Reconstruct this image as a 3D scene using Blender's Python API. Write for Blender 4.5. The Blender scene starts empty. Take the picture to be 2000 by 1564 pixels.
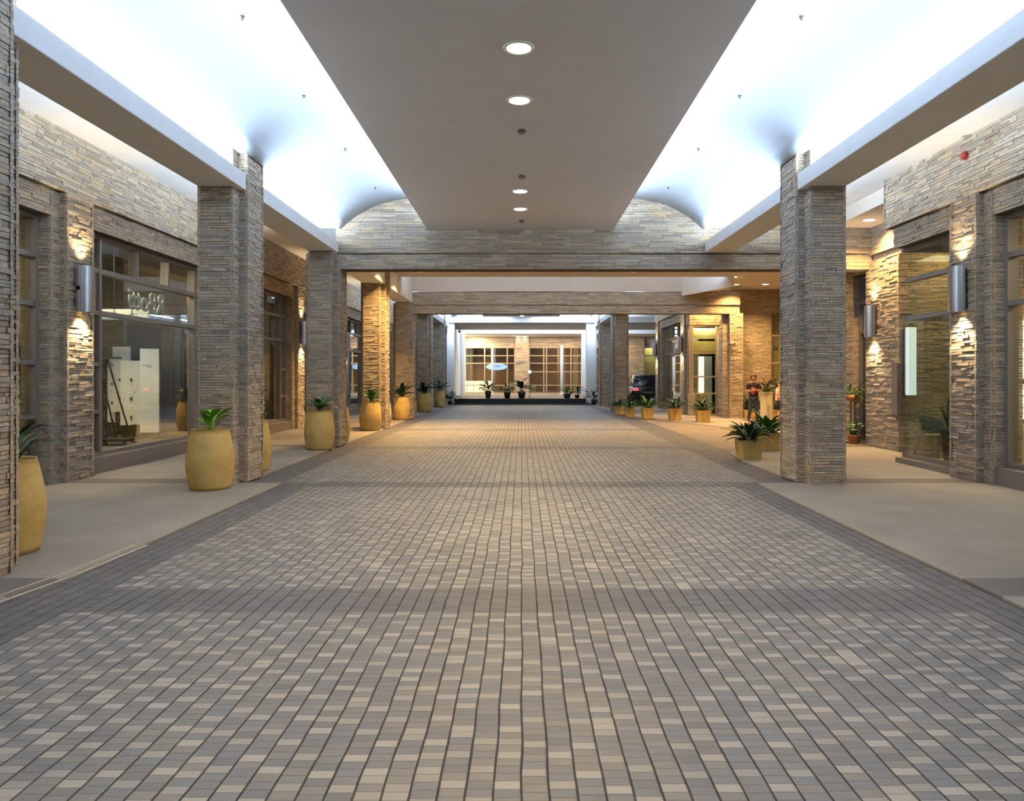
import bpy, math, random
from mathutils import Vector, Matrix
R = math.radians
C = bpy.context.scene.collection
sc = bpy.context.scene
F, H0, VX, VY = 1400.0, 1.65, 1019.0, 735.0      # focal length in pixels, eye height, vanishing point of the drive

# ------------------------------------------------------------------ camera, world, exposure
cam_d = bpy.data.cameras.new('camera'); cam = bpy.data.objects.new('camera', cam_d); C.objects.link(cam)
cam.location = (0, 0, H0); cam.rotation_euler = (R(90), 0, 0)
cam_d.sensor_fit = 'HORIZONTAL'; cam_d.sensor_width = 36; cam_d.lens = 36 * F / 2000
cam_d.shift_x = -(VX - 1000) / 2000; cam_d.shift_y = -(782 - VY) / 2000
cam_d.clip_start = 0.05; cam_d.clip_end = 200
sc.camera = cam
w = bpy.data.worlds.new('night'); sc.world = w; w.use_nodes = True
w.node_tree.nodes['Background'].inputs[0].default_value = (0.35, 0.42, 0.6, 1)
w.node_tree.nodes['Background'].inputs[1].default_value = 0.10
sc.view_settings.view_transform = 'Standard'; sc.view_settings.look = 'None'
sc.view_settings.exposure = 0.18; sc.view_settings.gamma = 1.0; sc.view_settings.use_curve_mapping = False
sc.cycles.use_denoising = True
sc.cycles.max_bounces = 8; sc.cycles.diffuse_bounces = 4; sc.cycles.glossy_bounces = 3
sc.cycles.transparent_max_bounces = 10; sc.cycles.sample_clamp_indirect = 4.0
sc.cycles.caustics_reflective = False; sc.cycles.caustics_refractive = False

COOL = (0.68, 0.84, 1.0); WARM = (1.0, 0.74, 0.40); AMBER = (1.0, 0.60, 0.22); AMB2 = (1.0, 0.66, 0.33)

def area(name, loc, sx, sy, power, col, rot=(0, 0, 0), parent=None, spread=180):
    d = bpy.data.lights.new(name, 'AREA'); d.shape = 'RECTANGLE'; d.size = sx; d.size_y = sy
    d.energy = power; d.color = col; d.spread = R(spread)
    o = bpy.data.objects.new(name, d); C.objects.link(o); o.location = loc; o.rotation_euler = rot
    if parent: o.parent = parent
    return o
def spot(name, loc, power, col, angle, blend=0.6, rot=(0, 0, 0), parent=None, rad=0.05):
    d = bpy.data.lights.new(name, 'SPOT'); d.energy = power; d.color = col; d.spot_size = R(angle)
    d.spot_blend = blend; d.shadow_soft_size = rad
    o = bpy.data.objects.new(name, d); C.objects.link(o); o.location = loc; o.rotation_euler = rot
    if parent: o.parent = parent
    return o

# ------------------------------------------------------------------ tagging
def tag(o, label=None, cat=None, group=None, kind=None):
    if label: o['label'] = label
    if cat: o['category'] = cat
    if group: o['group'] = group
    if kind: o['kind'] = kind
    return o
def empty(name, loc=(0, 0, 0), rz=0):
    o = bpy.data.objects.new(name, None); C.objects.link(o); o.location = loc; o.rotation_euler = (0, 0, rz)
    o.empty_display_size = 0.2
    return o

# ------------------------------------------------------------------ materials
class NT:
    def __init__(s, name):
        s.m = bpy.data.materials.new(name); s.m.use_nodes = True; s.t = s.m.node_tree
        s.b = s.t.nodes['Principled BSDF']; s.out = s.t.nodes['Material Output']
    def n(s, typ, **kw):
        x = s.t.nodes.new('ShaderNode' + typ)
        for k, v in kw.items(): setattr(x, k, v)
        return x
    def put(s, sock, v):
        if hasattr(v, 'is_output') or hasattr(v, 'links'): s.t.links.new(v, sock)
        else: sock.default_value = v
    def math(s, op, a, b=0.0, c=0.0):
        x = s.n('Math', operation=op); s.put(x.inputs[0], a); s.put(x.inputs[1], b); s.put(x.inputs[2], c)
        return x.outputs[0]
    def mix(s, f, a, b):
        x = s.n('Mix', data_type='RGBA'); s.put(x.inputs[0], f); s.put(x.inputs[6], a); s.put(x.inputs[7], b)
        return x.outputs[2]
    def noise(s, vec, scale, detail=3.0, rough=0.5):
        x = s.n('TexNoise'); s.t.links.new(vec, x.inputs['Vector']); x.inputs['Scale'].default_value = scale
        x.inputs['Detail'].default_value = detail; x.inputs['Roughness'].default_value = rough
        return x.outputs[0]
    def ramp(s, f, stops, interp='LINEAR'):
        x = s.n('ValToRGB'); s.t.links.new(f, x.inputs[0]); r = x.color_ramp; r.interpolation = interp
        while len(r.elements) < len(stops): r.elements.new(0.5)
        for e, (p, c) in zip(r.elements, stops): e.position = p; e.color = (*c, 1) if len(c) == 3 else c
        return x.outputs[0]
    def bump(s, h, strength, dist, prev=None):
        x = s.n('Bump'); s.t.links.new(h, x.inputs['Height']); x.inputs['Strength'].default_value = strength
        x.inputs['Distance'].default_value = dist
        s.t.links.new(x.outputs[0], s.b.inputs['Normal']); return x.outputs[0]
    def pos(s): return s.n('TexCoord').outputs['Object']
    def wpos(s): return s.n('NewGeometry').outputs['Position']
    def base(s, v): s.put(s.b.inputs['Base Color'], v); return s
    def rough(s, v): s.put(s.b.inputs['Roughness'], v); return s

M = {}
def simple(name, col, rough=0.6, metal=0.0, var=0.0, scale=8.0, bump=0.0, spec=None):
    t = NT(name); c = (*col, 1)
    if var > 0:
        n = t.noise(t.wpos(), scale)
        dark = tuple(max(0, v * (1 - var)) for v in col); lite = tuple(min(1, v * (1 + var)) for v in col)
        t.base(t.ramp(n, [(0.3, dark), (0.7, lite)]))
        if bump > 0: t.bump(n, bump, 0.01)
    else: t.base(c)
    t.rough(rough); t.b.inputs['Metallic'].default_value = metal
    if spec is not None: t.b.inputs['Specular IOR Level'].default_value = spec
    M[name] = t.m; return t.m
def emit(name, col, strength):
    t = NT(name); t.base((0.8, 0.8, 0.8, 1)); t.b.inputs['Emission Color'].default_value = (*col, 1)
    t.b.inputs['Emission Strength'].default_value = strength; M[name] = t.m; return t.m

simple('plaster', (0.90, 0.90, 0.90), 0.75, var=0.02, scale=3)
simple('vault_light_tone', (0.50, 0.56, 0.66), 0.75, var=0.015, scale=2)  # plaster darkened and blued in colour, imitating the cove light's level and hue
simple('plaster_warm', (0.62, 0.56, 0.50), 0.8, var=0.03, scale=2)
simple('soffit', (0.74, 0.73, 0.745), 0.8, var=0.02, scale=2)
simple('mortar', (0.10, 0.085, 0.07), 0.95)
simple('frame_metal', (0.215, 0.185, 0.165), 0.45, 0.3)
simple('far_frame', (0.36, 0.29, 0.20), 0.5, 0.1)
simple('dark_metal', (0.03, 0.03, 0.032), 0.5, 0.4)
simple('steel', (0.55, 0.54, 0.55), 0.28, 1.0)
simple('white_paint', (0.86, 0.88, 0.89), 0.6)
simple('board_white', (0.86, 0.82, 0.72), 0.6)
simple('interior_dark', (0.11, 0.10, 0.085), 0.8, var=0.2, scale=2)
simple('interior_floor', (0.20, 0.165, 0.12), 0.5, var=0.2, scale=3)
simple('interior_cream', (0.72, 0.66, 0.48), 0.7)
simple('interior_yellow', (0.52, 0.44, 0.16), 0.6, var=0.08)
simple('interior_aqua', (0.55, 0.64, 0.60), 0.5)
simple('wood_brown', (0.22, 0.11, 0.05), 0.5, var=0.2)
simple('black_gloss', (0.008, 0.009, 0.012), 0.35)
simple('soil', (0.025, 0.018, 0.012), 0.95, var=0.4, scale=60, bump=0.6)
simple('terracotta', (0.42, 0.16, 0.06), 0.7, var=0.15)
simple('leaf', (0.045, 0.13, 0.03), 0.4, var=0.35, scale=5)
simple('leaf_lime', (0.16, 0.36, 0.04), 0.4, var=0.25, scale=6)
simple('leaf_dark', (0.018, 0.06, 0.025), 0.4, var=0.35, scale=5)
simple('petal_white', (0.85, 0.84, 0.78), 0.6)
simple('petal_orange', (0.75, 0.28, 0.04), 0.6)
simple('petal_red', (0.35, 0.03, 0.03), 0.6)
simple('red_paint', (0.30, 0.02, 0.02), 0.4)
simple('orange_print', (0.75, 0.22, 0.05), 0.5)
simple('blue_print', (0.05, 0.09, 0.30), 0.5)
simple('blue_sign', (0.22, 0.42, 0.85), 0.5)
simple('sign_dark', (0.10, 0.10, 0.16), 0.5)
simple('skin', (0.38, 0.17, 0.09), 0.55)
simple('skin_light', (0.55, 0.32, 0.22), 0.55)
simple('hair', (0.012, 0.009, 0.008), 0.5)
simple('shirt_black', (0.018, 0.014, 0.018), 0.85)
simple('print_pink', (0.28, 0.03, 0.09), 0.8)
simple('jeans', (0.028, 0.035, 0.06), 0.85, var=0.2, scale=12)
simple('pink_top', (0.70, 0.42, 0.38), 0.85)
simple('shoe_red', (0.30, 0.05, 0.03), 0.6)
simple('car_paint', (0.006, 0.007, 0.014), 0.18)
simple('tyre', (0.015, 0.015, 0.015), 0.9)
simple('chair_grey', (0.16, 0.17, 0.17), 0.6)
simple('letter_grey', (0.55, 0.60, 0.58), 0.5)
simple('lamp_trim', (0.75, 0.72, 0.66), 0.5)
simple('nozzle', (0.15, 0.13, 0.13), 0.4, 0.5)
simple('concrete_kerb', (0.30, 0.26, 0.21), 0.85, var=0.25, scale=60, bump=0.4)
emit('glow_warm', (1.0, 0.86, 0.62), 12)
emit('glow_cool', (0.85, 0.93, 1.0), 9)
emit('glow_amber', (1.0, 0.72, 0.36), 6)
emit('tail_light', (1.0, 0.05, 0.10), 1.3)
emit('lit_panel', (1.0, 0.90, 0.70), 1.3)
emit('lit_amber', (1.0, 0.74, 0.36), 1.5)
emit('reflection_glow', (0.72, 0.86, 1.0), 0.75)

def stone_mat():                                   # split-face ledger stone, every strip its own colour
    t = NT('ledger_stone'); g = t.n('NewGeometry')
    rnd = g.outputs['Random Per Island']; p = g.outputs['Position']
    col = t.ramp(rnd, [(0.00, (0.302, 0.236, 0.174)), (0.12, (0.401, 0.345, 0.281)), (0.26, (0.510, 0.411, 0.298)), (0.38, (0.359, 0.317, 0.272)),
                       (0.50, (0.567, 0.473, 0.358)), (0.62, (0.448, 0.345, 0.239)), (0.72, (0.494, 0.430, 0.354)), (0.82, (0.541, 0.406, 0.256)),
                       (0.90, (0.391, 0.326, 0.256)), (1.00, (0.624, 0.530, 0.410))], 'CONSTANT')
    n1 = t.noise(p, 2.2, 2); n2 = t.noise(p, 38, 5, 0.65)
    col = t.mix(t.math('MULTIPLY', n1, 0.42), col, (0.41, 0.365, 0.295, 1))
    v = t.ramp(n2, [(0.25, (0.62, 0.60, 0.58)), (0.75, (1.22, 1.2, 1.18))])
    mx = t.n('Mix', data_type='RGBA', blend_type='MULTIPLY'); mx.inputs[0].default_value = 1
    t.put(mx.inputs[6], col); t.put(mx.inputs[7], v); t.base(mx.outputs[2]); t.rough(0.82)
    n3 = t.noise(p, 22, 6, 0.7); t.bump(n3, 0.7, 0.015)
    M['stone'] = t.m
stone_mat()

def sett_mat():                                    # the drive: small setts in straight files, one in four pale granite
    t = NT('drive_setts'); p = t.wpos(); s = t.n('SeparateXYZ'); t.t.links.new(p, s.inputs[0])
    wob = t.math('MULTIPLY', t.math('SUBTRACT', t.noise(p, 1.3, 2), 0.5), 0.03)
    X = t.math('ADD', s.outputs[0], wob); Y = s.outputs[1]
    xu = t.math('DIVIDE', X, 0.1105); i = t.math('FLOOR', xu); fx = t.math('FRACT', xu)
    wn = t.n('TexWhiteNoise', noise_dimensions='1D'); t.put(wn.inputs['W'], i)
    yu = t.math('ADD', t.math('DIVIDE', Y, 0.0575), t.math('MULTIPLY', wn.outputs[0], 0.9)); j = t.math('FLOOR', yu); fy = t.math('FRACT', yu)
    cb = t.n('CombineXYZ'); t.put(cb.inputs[0], i); t.put(cb.inputs[1], j)
    w2 = t.n('TexWhiteNoise', noise_dimensions='2D'); t.put(w2.inputs['Vector'], cb.outputs[0])
    w3 = t.n('TexWhiteNoise', noise_dimensions='3D'); cc = t.n('CombineXYZ'); t.put(cc.inputs[0], i); t.put(cc.inputs[1], j); cc.inputs[2].default_value = 7.3
    t.put(w3.inputs['Vector'], cc.outputs[0])
    pat = t.math('LESS_THAN', t.math('FRACT', t.math('DIVIDE', t.math('ADD', j, t.math('MULTIPLY', i, 2.0)), 4.0)), 0.2)
    keep = t.math('LESS_THAN', w3.outputs[0], 0.80); extra = t.math('GREATER_THAN', w3.outputs[0], 0.93)
    lite = t.math('MAXIMUM', t.math('MULTIPLY', pat, keep), extra)
    # dark border files along the kerbs and dark cross bands at the pillars
    ax = t.math('ABSOLUTE', s.outputs[0])
    near = t.math('LESS_THAN', Y, 11.1)
    lo = t.math('ADD', 3.72, t.math('MULTIPLY', near, -0.52))
    border = t.math('GREATER_THAN', ax, lo)
    yy = t.math('DIVIDE', t.math('SUBTRACT', Y, 5.02), 5.66); band = t.math('LESS_THAN', t.math('FRACT', yy), 0.097)
    dk = t.math('MAXIMUM', border, band)
    lite = t.math('MULTIPLY', lite, t.math('SUBTRACT', 1.0, dk))
    base = t.ramp(w2.outputs[0], [(0, (0.100, 0.099, 0.099)), (0.3, (0.128, 0.124, 0.120)), (0.55, (0.114, 0.118, 0.127)), (0.8, (0.142, 0.133, 0.121)), (1, (0.150, 0.140, 0.125))])
    dark = t.ramp(w2.outputs[0], [(0, (0.068, 0.066, 0.066)), (1, (0.100, 0.095, 0.092))])
    pale = t.ramp(w2.outputs[0], [(0, (0.20, 0.190, 0.172)), (1, (0.27, 0.255, 0.232))])
    col = t.mix(dk, base, dark); col = t.mix(lite, col, pale)
    g = t.noise(p, 160, 3, 0.7); gr = t.ramp(g, [(0.3, (0.78, 0.78, 0.78)), (0.7, (1.18, 1.18, 1.18))])
    mx = t.n('Mix', data_type='RGBA', blend_type='MULTIPLY'); mx.inputs[0].default_value = 0.8; t.put(mx.inputs[6], col); t.put(mx.inputs[7], gr); col = mx.outputs[2]
    blotch = t.ramp(t.noise(p, 0.9, 4, 0.6), [(0.3, (0.86, 0.86, 0.88)), (0.7, (1.1, 1.08, 1.04))])
    mx = t.n('Mix', data_type='RGBA', blend_type='MULTIPLY'); mx.inputs[0].default_value = 1; t.put(mx.inputs[6], col); t.put(mx.inputs[7], blotch); col = mx.outputs[2]
    dx = t.math('MINIMUM', fx, t.math('SUBTRACT', 1.0, fx)); dy = t.math('MINIMUM', fy, t.math('SUBTRACT', 1.0, fy))
    jw = t.math('ADD', 0.026, t.math('MULTIPLY', t.noise(p, 3, 2), 0.04))
    jx = t.math('LESS_THAN', dx, jw); jy = t.math('LESS_THAN', dy, 0.032)
    col = t.mix(t.math('MULTIPLY', jy, 0.7), col, (0.045, 0.037, 0.028, 1)); col = t.mix(t.math('MULTIPLY', jx, 0.85), col, (0.006, 0.004, 0.002, 1))
    t.base(col); t.rough(t.math('ADD', t.math('MULTIPLY', jx, 0.5), t.math('ADD', 0.44, t.math('MULTIPLY', w3.outputs[0], 0.16))))
    hx = t.math('MINIMUM', t.math('MULTIPLY', dx, 9.0), 1.0); hy = t.math('MINIMUM', t.math('MULTIPLY', dy, 9.0), 1.0)
    hh = t.math('ADD', t.math('MULTIPLY', t.math('MINIMUM', hx, hy), 1.0), t.math('MULTIPLY', g, 0.25))
    t.bump(hh, 0.5, 0.004); M['setts'] = t.m
sett_mat()
def pavement_mat(name, c1, c2, grid=0.0, bands=False):
    t = NT(name); p = t.wpos(); a = t.noise(p, 1.1, 4, 0.6); b = t.noise(p, 110, 3, 0.7)
    f = t.math('ADD', t.math('MULTIPLY', a, 0.6), t.math('MULTIPLY', b, 0.4))
    col = t.ramp(f, [(0.35, c1), (0.65, c2)])
    if grid:
        br = t.n('TexBrick'); t.t.links.new(p, br.inputs['Vector']); br.inputs['Scale'].default_value = grid
        br.inputs['Color1'].default_value = (1, 1, 1, 1); br.inputs['Color2'].default_value = (0.86, 0.85, 0.84, 1); br.inputs['Mortar'].default_value = (0.5, 0.48, 0.45, 1)
        br.inputs['Mortar Size'].default_value = 0.012
        mx = t.n('Mix', data_type='RGBA', blend_type='MULTIPLY'); mx.inputs[0].default_value = 1; t.put(mx.inputs[6], col); t.put(mx.inputs[7], br.outputs[0]); col = mx.outputs[2]
    if bands:                                      # dark stone strip let into the paving at every pillar line
        sp = t.n('SeparateXYZ'); t.t.links.new(p, sp.inputs[0])
        bd = t.math('LESS_THAN', t.math('FRACT', t.math('DIVIDE', t.math('SUBTRACT', sp.outputs[1], 10.92), 5.62)), 0.085)
        col = t.mix(t.math('MULTIPLY', bd, 0.8), col, (0.075, 0.062, 0.050, 1))
    t.base(col); t.rough(0.7); t.bump(b, 0.35, 0.004); M[name] = t.m
pavement_mat('pavement', (0.165, 0.143, 0.118), (0.245, 0.215, 0.180), bands=True)
pavement_mat('bay_paving', (0.150, 0.120, 0.092), (0.215, 0.170, 0.130), 2.2)
def pot_mat():
    t = NT('pot_ochre'); p = t.pos(); a = t.noise(p, 4, 4, 0.6); b = t.noise(p, 30, 3)
    f = t.math('ADD', t.math('MULTIPLY', a, 0.75), t.math('MULTIPLY', b, 0.25))
    t.base(t.ramp(f, [(0.3, (0.40, 0.255, 0.065)), (0.5, (0.52, 0.35, 0.105)), (0.7, (0.58, 0.42, 0.15))])); t.rough(0.6); t.bump(b, 0.15, 0.005)
    M['pot'] = t.m
pot_mat()
def glass_mat(name, tint, refl=1.0):
    t = NT(name); nt = t.t; nt.nodes.remove(t.b)
    tr = t.n('BsdfTransparent'); tr.inputs[0].default_value = (*tint, 1); gl = t.n('BsdfGlossy'); gl.inputs['Roughness'].default_value = 0.015
    gl.inputs['Color'].default_value = (0.9, 0.95, 1, 1)
    lw = t.n('LayerWeight'); lw.inputs[0].default_value = 0.5
    f = t.math('MINIMUM', t.math('ADD', t.math('MULTIPLY', t.math('POWER', lw.outputs['Facing'], 4.0), 0.9 * refl), 0.045 * refl), 1.0)
    mx = t.n('MixShader'); t.put(mx.inputs[0], f); nt.links.new(tr.outputs[0], mx.inputs[1]); nt.links.new(gl.outputs[0], mx.inputs[2])
    nt.links.new(mx.outputs[0], t.out.inputs[0]); M[name] = t.m
glass_mat('glass', (0.90, 0.94, 0.92), 1.6); glass_mat('glass_green', (0.93, 0.965, 0.91), 0.8)

# ------------------------------------------------------------------ mesh builder
class MB:
    def __init__(s): s.v = []; s.f = []; s.mi = []; s.cur = 0
    def quad(s, a, b, c, d):
        n = len(s.v); s.v += [tuple(a), tuple(b), tuple(c), tuple(d)]; s.f.append((n, n + 1, n + 2, n + 3)); s.mi.append(s.cur)
    def box(s, x0, x1, y0, y1, z0, z1):
        if x0 > x1: x0, x1 = x1, x0
        if y0 > y1: y0, y1 = y1, y0
        n = len(s.v)
        s.v += [(x0, y0, z0), (x1, y0, z0), (x1, y1, z0), (x0, y1, z0), (x0, y0, z1), (x1, y0, z1), (x1, y1, z1), (x0, y1, z1)]
        for q in ((0, 3, 2, 1), (4, 5, 6, 7), (0, 1, 5, 4), (1, 2, 6, 5), (2, 3, 7, 6), (3, 0, 4, 7)):
            s.f.append(tuple(n + k for k in q)); s.mi.append(s.cur)
        return s
    def poly(s, pts, z0, z1):                    # prism, pts counter-clockwise
        n = len(s.v); k = len(pts)
        s.v += [(x, y, z0) for x, y in pts] + [(x, y, z1) for x, y in pts]
        s.f.append(tuple(n + k + i for i in range(k))); s.mi.append(s.cur)
        s.f.append(tuple(n + i for i in reversed(range(k)))); s.mi.append(s.cur)
        for i in range(k): s.f.append((n + i, n + (i + 1) % k, n + k + (i + 1) % k, n + k + i)); s.mi.append(s.cur)
        return s
    def lathe(s, prof, seg=32, c=(0, 0, 0), cap=True):
        n = len(s.v)
        for r, z in prof:
            for i in range(seg):
                a = 2 * math.pi * i / seg; s.v.append((c[0] + r * math.cos(a), c[1] + r * math.sin(a), c[2] + z))
        for j in range(len(prof) - 1):
            for i in range(seg):
                i2 = (i + 1) % seg
                s.f.append((n + j * seg + i, n + j * seg + i2, n + (j + 1) * seg + i2, n + (j + 1) * seg + i)); s.mi.append(s.cur)
        if cap:
            s.f.append(tuple(n + i for i in reversed(range(seg)))); s.mi.append(s.cur)
            m = n + (len(prof) - 1) * seg; s.f.append(tuple(m + i for i in range(seg))); s.mi.append(s.cur)
        return s
    def tube(s, pts, rads, seg=8):
        pts = [Vector(p) for p in pts]
        if not hasattr(rads, '__len__'): rads = [rads] * len(pts)
        n = len(s.v)
        for k, p in enumerate(pts):
            d = (pts[min(k + 1, len(pts) - 1)] - pts[max(k - 1, 0)]).normalized()
            u = d.cross(Vector((0.13, 0.99, 0.07))).normalized(); w_ = d.cross(u)
            for i in range(seg):
                a = 2 * math.pi * i / seg; q = p + (u * math.cos(a) + w_ * math.sin(a)) * rads[k]; s.v.append(tuple(q))
        for k in range(len(pts) - 1):
            for i in range(seg):
                i2 = (i + 1) % seg; s.f.append((n + k * seg + i, n + k * seg + i2, n + (k + 1) * seg + i2, n + (k + 1) * seg + i)); s.mi.append(s.cur)
        s.f.append(tuple(n + i for i in reversed(range(seg)))); s.mi.append(s.cur)
        m = n + (len(pts) - 1) * seg; s.f.append(tuple(m + i for i in range(seg))); s.mi.append(s.cur)
        return s
    def leaf(s, base, az, L, W, rise, droop, seg=6, fold=0.25):
        d = Vector((math.cos(az), math.sin(az), 0)); side = Vector((-math.sin(az), math.cos(az), 0)); n = len(s.v)
        for k in range(seg + 1):
            t = k / seg; wd = W * (math.sin(math.pi * min(1, t ** 0.75)) ** 0.8 if 0 < t < 1 else 0.02)
            c = Vector(base) + d * (L * t * math.cos(rise)) + Vector((0, 0, L * (t * math.sin(rise) - droop * t * t)))
            s.v += [tuple(c - side * wd * .5 + Vector((0, 0, wd * fold))), tuple(c), tuple(c + side * wd * .5 + Vector((0, 0, wd * fold)))]
        for k in range(seg):
            a = n + 3 * k; s.f += [(a, a + 1, a + 4, a + 3), (a + 1, a + 2, a + 5, a + 4)]; s.mi += [s.cur, s.cur]
    def build(s, name, mats, parent=None, smooth=False, loc=None, bevel=0.0):
        me = bpy.data.meshes.new(name); me.from_pydata(s.v, [], s.f)
        if not isinstance(mats, (list, tuple)): mats = [mats]
        for m in mats: me.materials.append(M[m] if isinstance(m, str) else m)
        if len(mats) > 1: me.polygons.foreach_set('material_index', s.mi)
        if smooth: me.polygons.foreach_set('use_smooth', [True] * len(me.polygons))
        me.update(); o = bpy.data.objects.new(name, me); C.objects.link(o)
        if parent: o.parent = parent
        if loc is not None: o.location = loc
        if bevel > 0:
            b = o.modifiers.new('bevel', 'BEVEL'); b.width = bevel; b.segments = 2; b.limit_method = 'ANGLE'
        return o
def structure(o): o['kind'] = 'structure'; return o
def copy_tree(o, parent=None):
    c = o.copy(); C.objects.link(c)
    if parent: c.parent = parent
    for ch in list(o.children): copy_tree(ch, c)
    return c

def ledger(mb, O, U, N, W, Hh, rng, rowh=0.042, L=(0.12, 0.38), dep=0.035, jut=0.008):
    """Split-face stone strips over a rectangle: O lower corner, U along, N outward; strips sit on a core 'dep' behind the face."""
    O = Vector(O); U = Vector(U).normalized(); N = Vector(N).normalized(); V = Vector((0, 0, 1))
    flip = U.cross(V).dot(N) < 0; z = 0.0; vs, fs = mb.v, mb.f
    while z < Hh - 1e-4:
        h = min(rowh * rng.uniform(0.7, 1.35), Hh - z)
        if Hh - z - h < rowh * 0.4: h = Hh - z
        u = -0.012
        while u < W + 0.011:
            l = rng.uniform(*L); e = min(u + l, W + 0.012)
            if W + 0.012 - e < 0.06: e = W + 0.012
            p = rng.uniform(-jut, jut); n = len(vs)
            for (uu, zz) in ((u + .0015, z + .0015), (e - .0015, z + .0015), (e - .0015, z + h - .0015), (u + .0015, z + h - .0015)):
                b = O + U * uu + V * zz; vs.append(tuple(b - N * dep))
            for (uu, zz) in ((u + .0025, z + .003), (e - .0025, z + .003), (e - .0025, z + h - .003), (u + .0025, z + h - .003)):
                b = O + U * uu + V * zz; vs.append(tuple(b + N * (p + rng.uniform(-.005, .005))))
            q = [(4, 5, 6, 7), (0, 1, 5, 4), (1, 2, 6, 5), (2, 3, 7, 6), (3, 0, 4, 7)]
            if flip: q = [tuple(reversed(k)) for k in q]
            fs.extend(tuple(n + k for k in qq) for qq in q); mb.mi.extend([0] * 5); u = e
        z += h
    return mb
def clad_box(mb, x0, x1, y0, y1, z0, z1, rng, sides='WESN', **kw):
    """A core with stone strips on the chosen sides (W = -x, E = +x, S = -y, N = +y)."""
    if x0 > x1: x0, x1 = x1, x0
    i = 0.03; mb.cur = 1; mb.box(x0 + i, x1 - i, y0 + i, y1 - i, z0, z1); mb.cur = 0
    if 'S' in sides: ledger(mb, (x0, y0, z0), (1, 0, 0), (0, -1, 0), x1 - x0, z1 - z0, rng, **kw)
    if 'N' in sides: ledger(mb, (x1, y1, z0), (-1, 0, 0), (0, 1, 0), x1 - x0, z1 - z0, rng, **kw)
    if 'E' in sides: ledger(mb, (x1, y0, z0), (0, 1, 0), (1, 0, 0), y1 - y0, z1 - z0, rng, **kw)
    if 'W' in sides: ledger(mb, (x0, y1, z0), (0, -1, 0), (-1, 0, 0), y1 - y0, z1 - z0, rng, **kw)

# ------------------------------------------------------------------ ground
YC = [5.62, 11.38, 16.95, 22.60, 28.25, 33.85, 39.30]      # pillar centres along the drive
PAV = 0.025
structure(MB().poly([(-4.6, -5), (4.6, -5), (4.6, 42.3), (-4.6, 42.3)], -0.1, 0.0).build('floor', 'setts'))
structure(MB().poly([(4.6, 13), (9.5, 13), (9.5, 33), (4.6, 33)], -0.1, 0.0).build('floor_bay', 'bay_paving'))
structure(MB().poly([(-14, 42.3), (16, 42.3), (16, 60), (-14, 60)], -0.1, 0.0).build('floor_far', 'pavement'))
def pavement(name, pts):
    o = structure(MB().poly(pts, -0.08, PAV).build(name, 'pavement', bevel=0.012)); return o
cornL = [(-4.4, -5), (-4.4, 3.2), (-4.12, 4.2), (-3.86, 5.0), (-3.72, 5.9), (-3.67, 7), (-3.67, 11.05), (-4.28, 11.08), (-4.28, 34), (-4.2, 38), (-3.9, 42.3)]
pavement('pavement_left', [(-13, -5)] + cornL + [(-13, 42.3)])
cornR = [(3.70, -5), (3.56, 4.2), (3.54, 7), (3.60, 11.05), (4.26, 11.08), (4.26, 13.7), (4.42, 15.3), (4.9, 16.2), (5.8, 16.8), (6.7, 17.8), (7.2, 19.4), (7.15, 21.2), (6.75, 22.4), (6.1, 24.2), (5.4, 26), (4.75, 28.8), (4.35, 31.5), (4.1, 35), (3.95, 42.3)]
pavement('pavement_right', list(reversed([(13, -5)] + cornR + [(13, 42.3)])))
# pale kerb strip rolled along both pavements
def kerb(name, pts):
    mb = MB()
    for (x0, y0), (x1, y1) in zip(pts[:-1], pts[1:]):
        d = Vector((x1 - x0, y1 - y0, 0)); n = Vector((-d.y, d.x, 0)).normalized() * 0.07; a = Vector((x0, y0, 0)); b = Vector((x1, y1, 0))
        s = 1 if name.endswith('left') else -1
        o_ = n * s * 0.35; i_ = n * s
        mb.quad(a - o_ + Vector((0, 0, .002)), b - o_ + Vector((0, 0, .002)), b + i_ + Vector((0, 0, PAV + .004)), a + i_ + Vector((0, 0, PAV + .004)))
    structure(mb.build(name, 'concrete_kerb'))
kerb('trim_kerb_left', cornL[1:6])

# ------------------------------------------------------------------ pillars
GOOD = ['nearest', 'second', 'third', 'fourth', 'fifth', 'sixth', 'seventh']
def pillar(s, yc, label, seed, ztop=5.10, far=False):
    rng = random.Random(seed); mb = MB(); kw = dict(rowh=0.042 if not far else 0.06, L=(0.12, 0.38) if not far else (0.18, 0.5))
    clad_box(mb, s * 4.36, s * 4.87, yc - .58, yc + .58, PAV, ztop, rng, **kw)
    clad_box(mb, s * 4.23, s * 4.99, yc - .33, yc + .33, PAV, ztop, rng, **kw)
    o = mb.build('stone_pillar', ['stone', 'mortar']); tag(o, label, 'pillar', 'stone clad pillars beside the drive', 'thing'); return o
labL = ['left pillar cut by the photo edge, nearest of the stone row', 'first fully visible stone pillar on the left, largest barrel planter in front',
        'stone pillar on the left that carries the end of the first cross beam', 'stone pillar on the left lit orange by ceiling lamps, between the two cross beams',
        'stone pillar on the left under the end of the second cross beam', 'grey stone pillar on the left just beyond the second cross beam', 'last grey stone pillar on the left next to the white end posts']
for k, y in enumerate(YC): pillar(-1, y, labL[k], 10 + k, far=k > 3, ztop=4.50 if k in (2, 4) else 5.10)
pillar(1, YC[0], 'right pillar nearest the viewer beside the right shop front', 30)
pillar(1, YC[1], 'large free-standing stone pillar on the right in front of the glass corner', 31)
pillar(1, YC[5], 'stone pillar on the right beside the dark car, wider looking of the distant pair', 32, far=True)
pillar(1, YC[6], 'last stone pillar on the right next to the white end post', 33, far=True)

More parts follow.
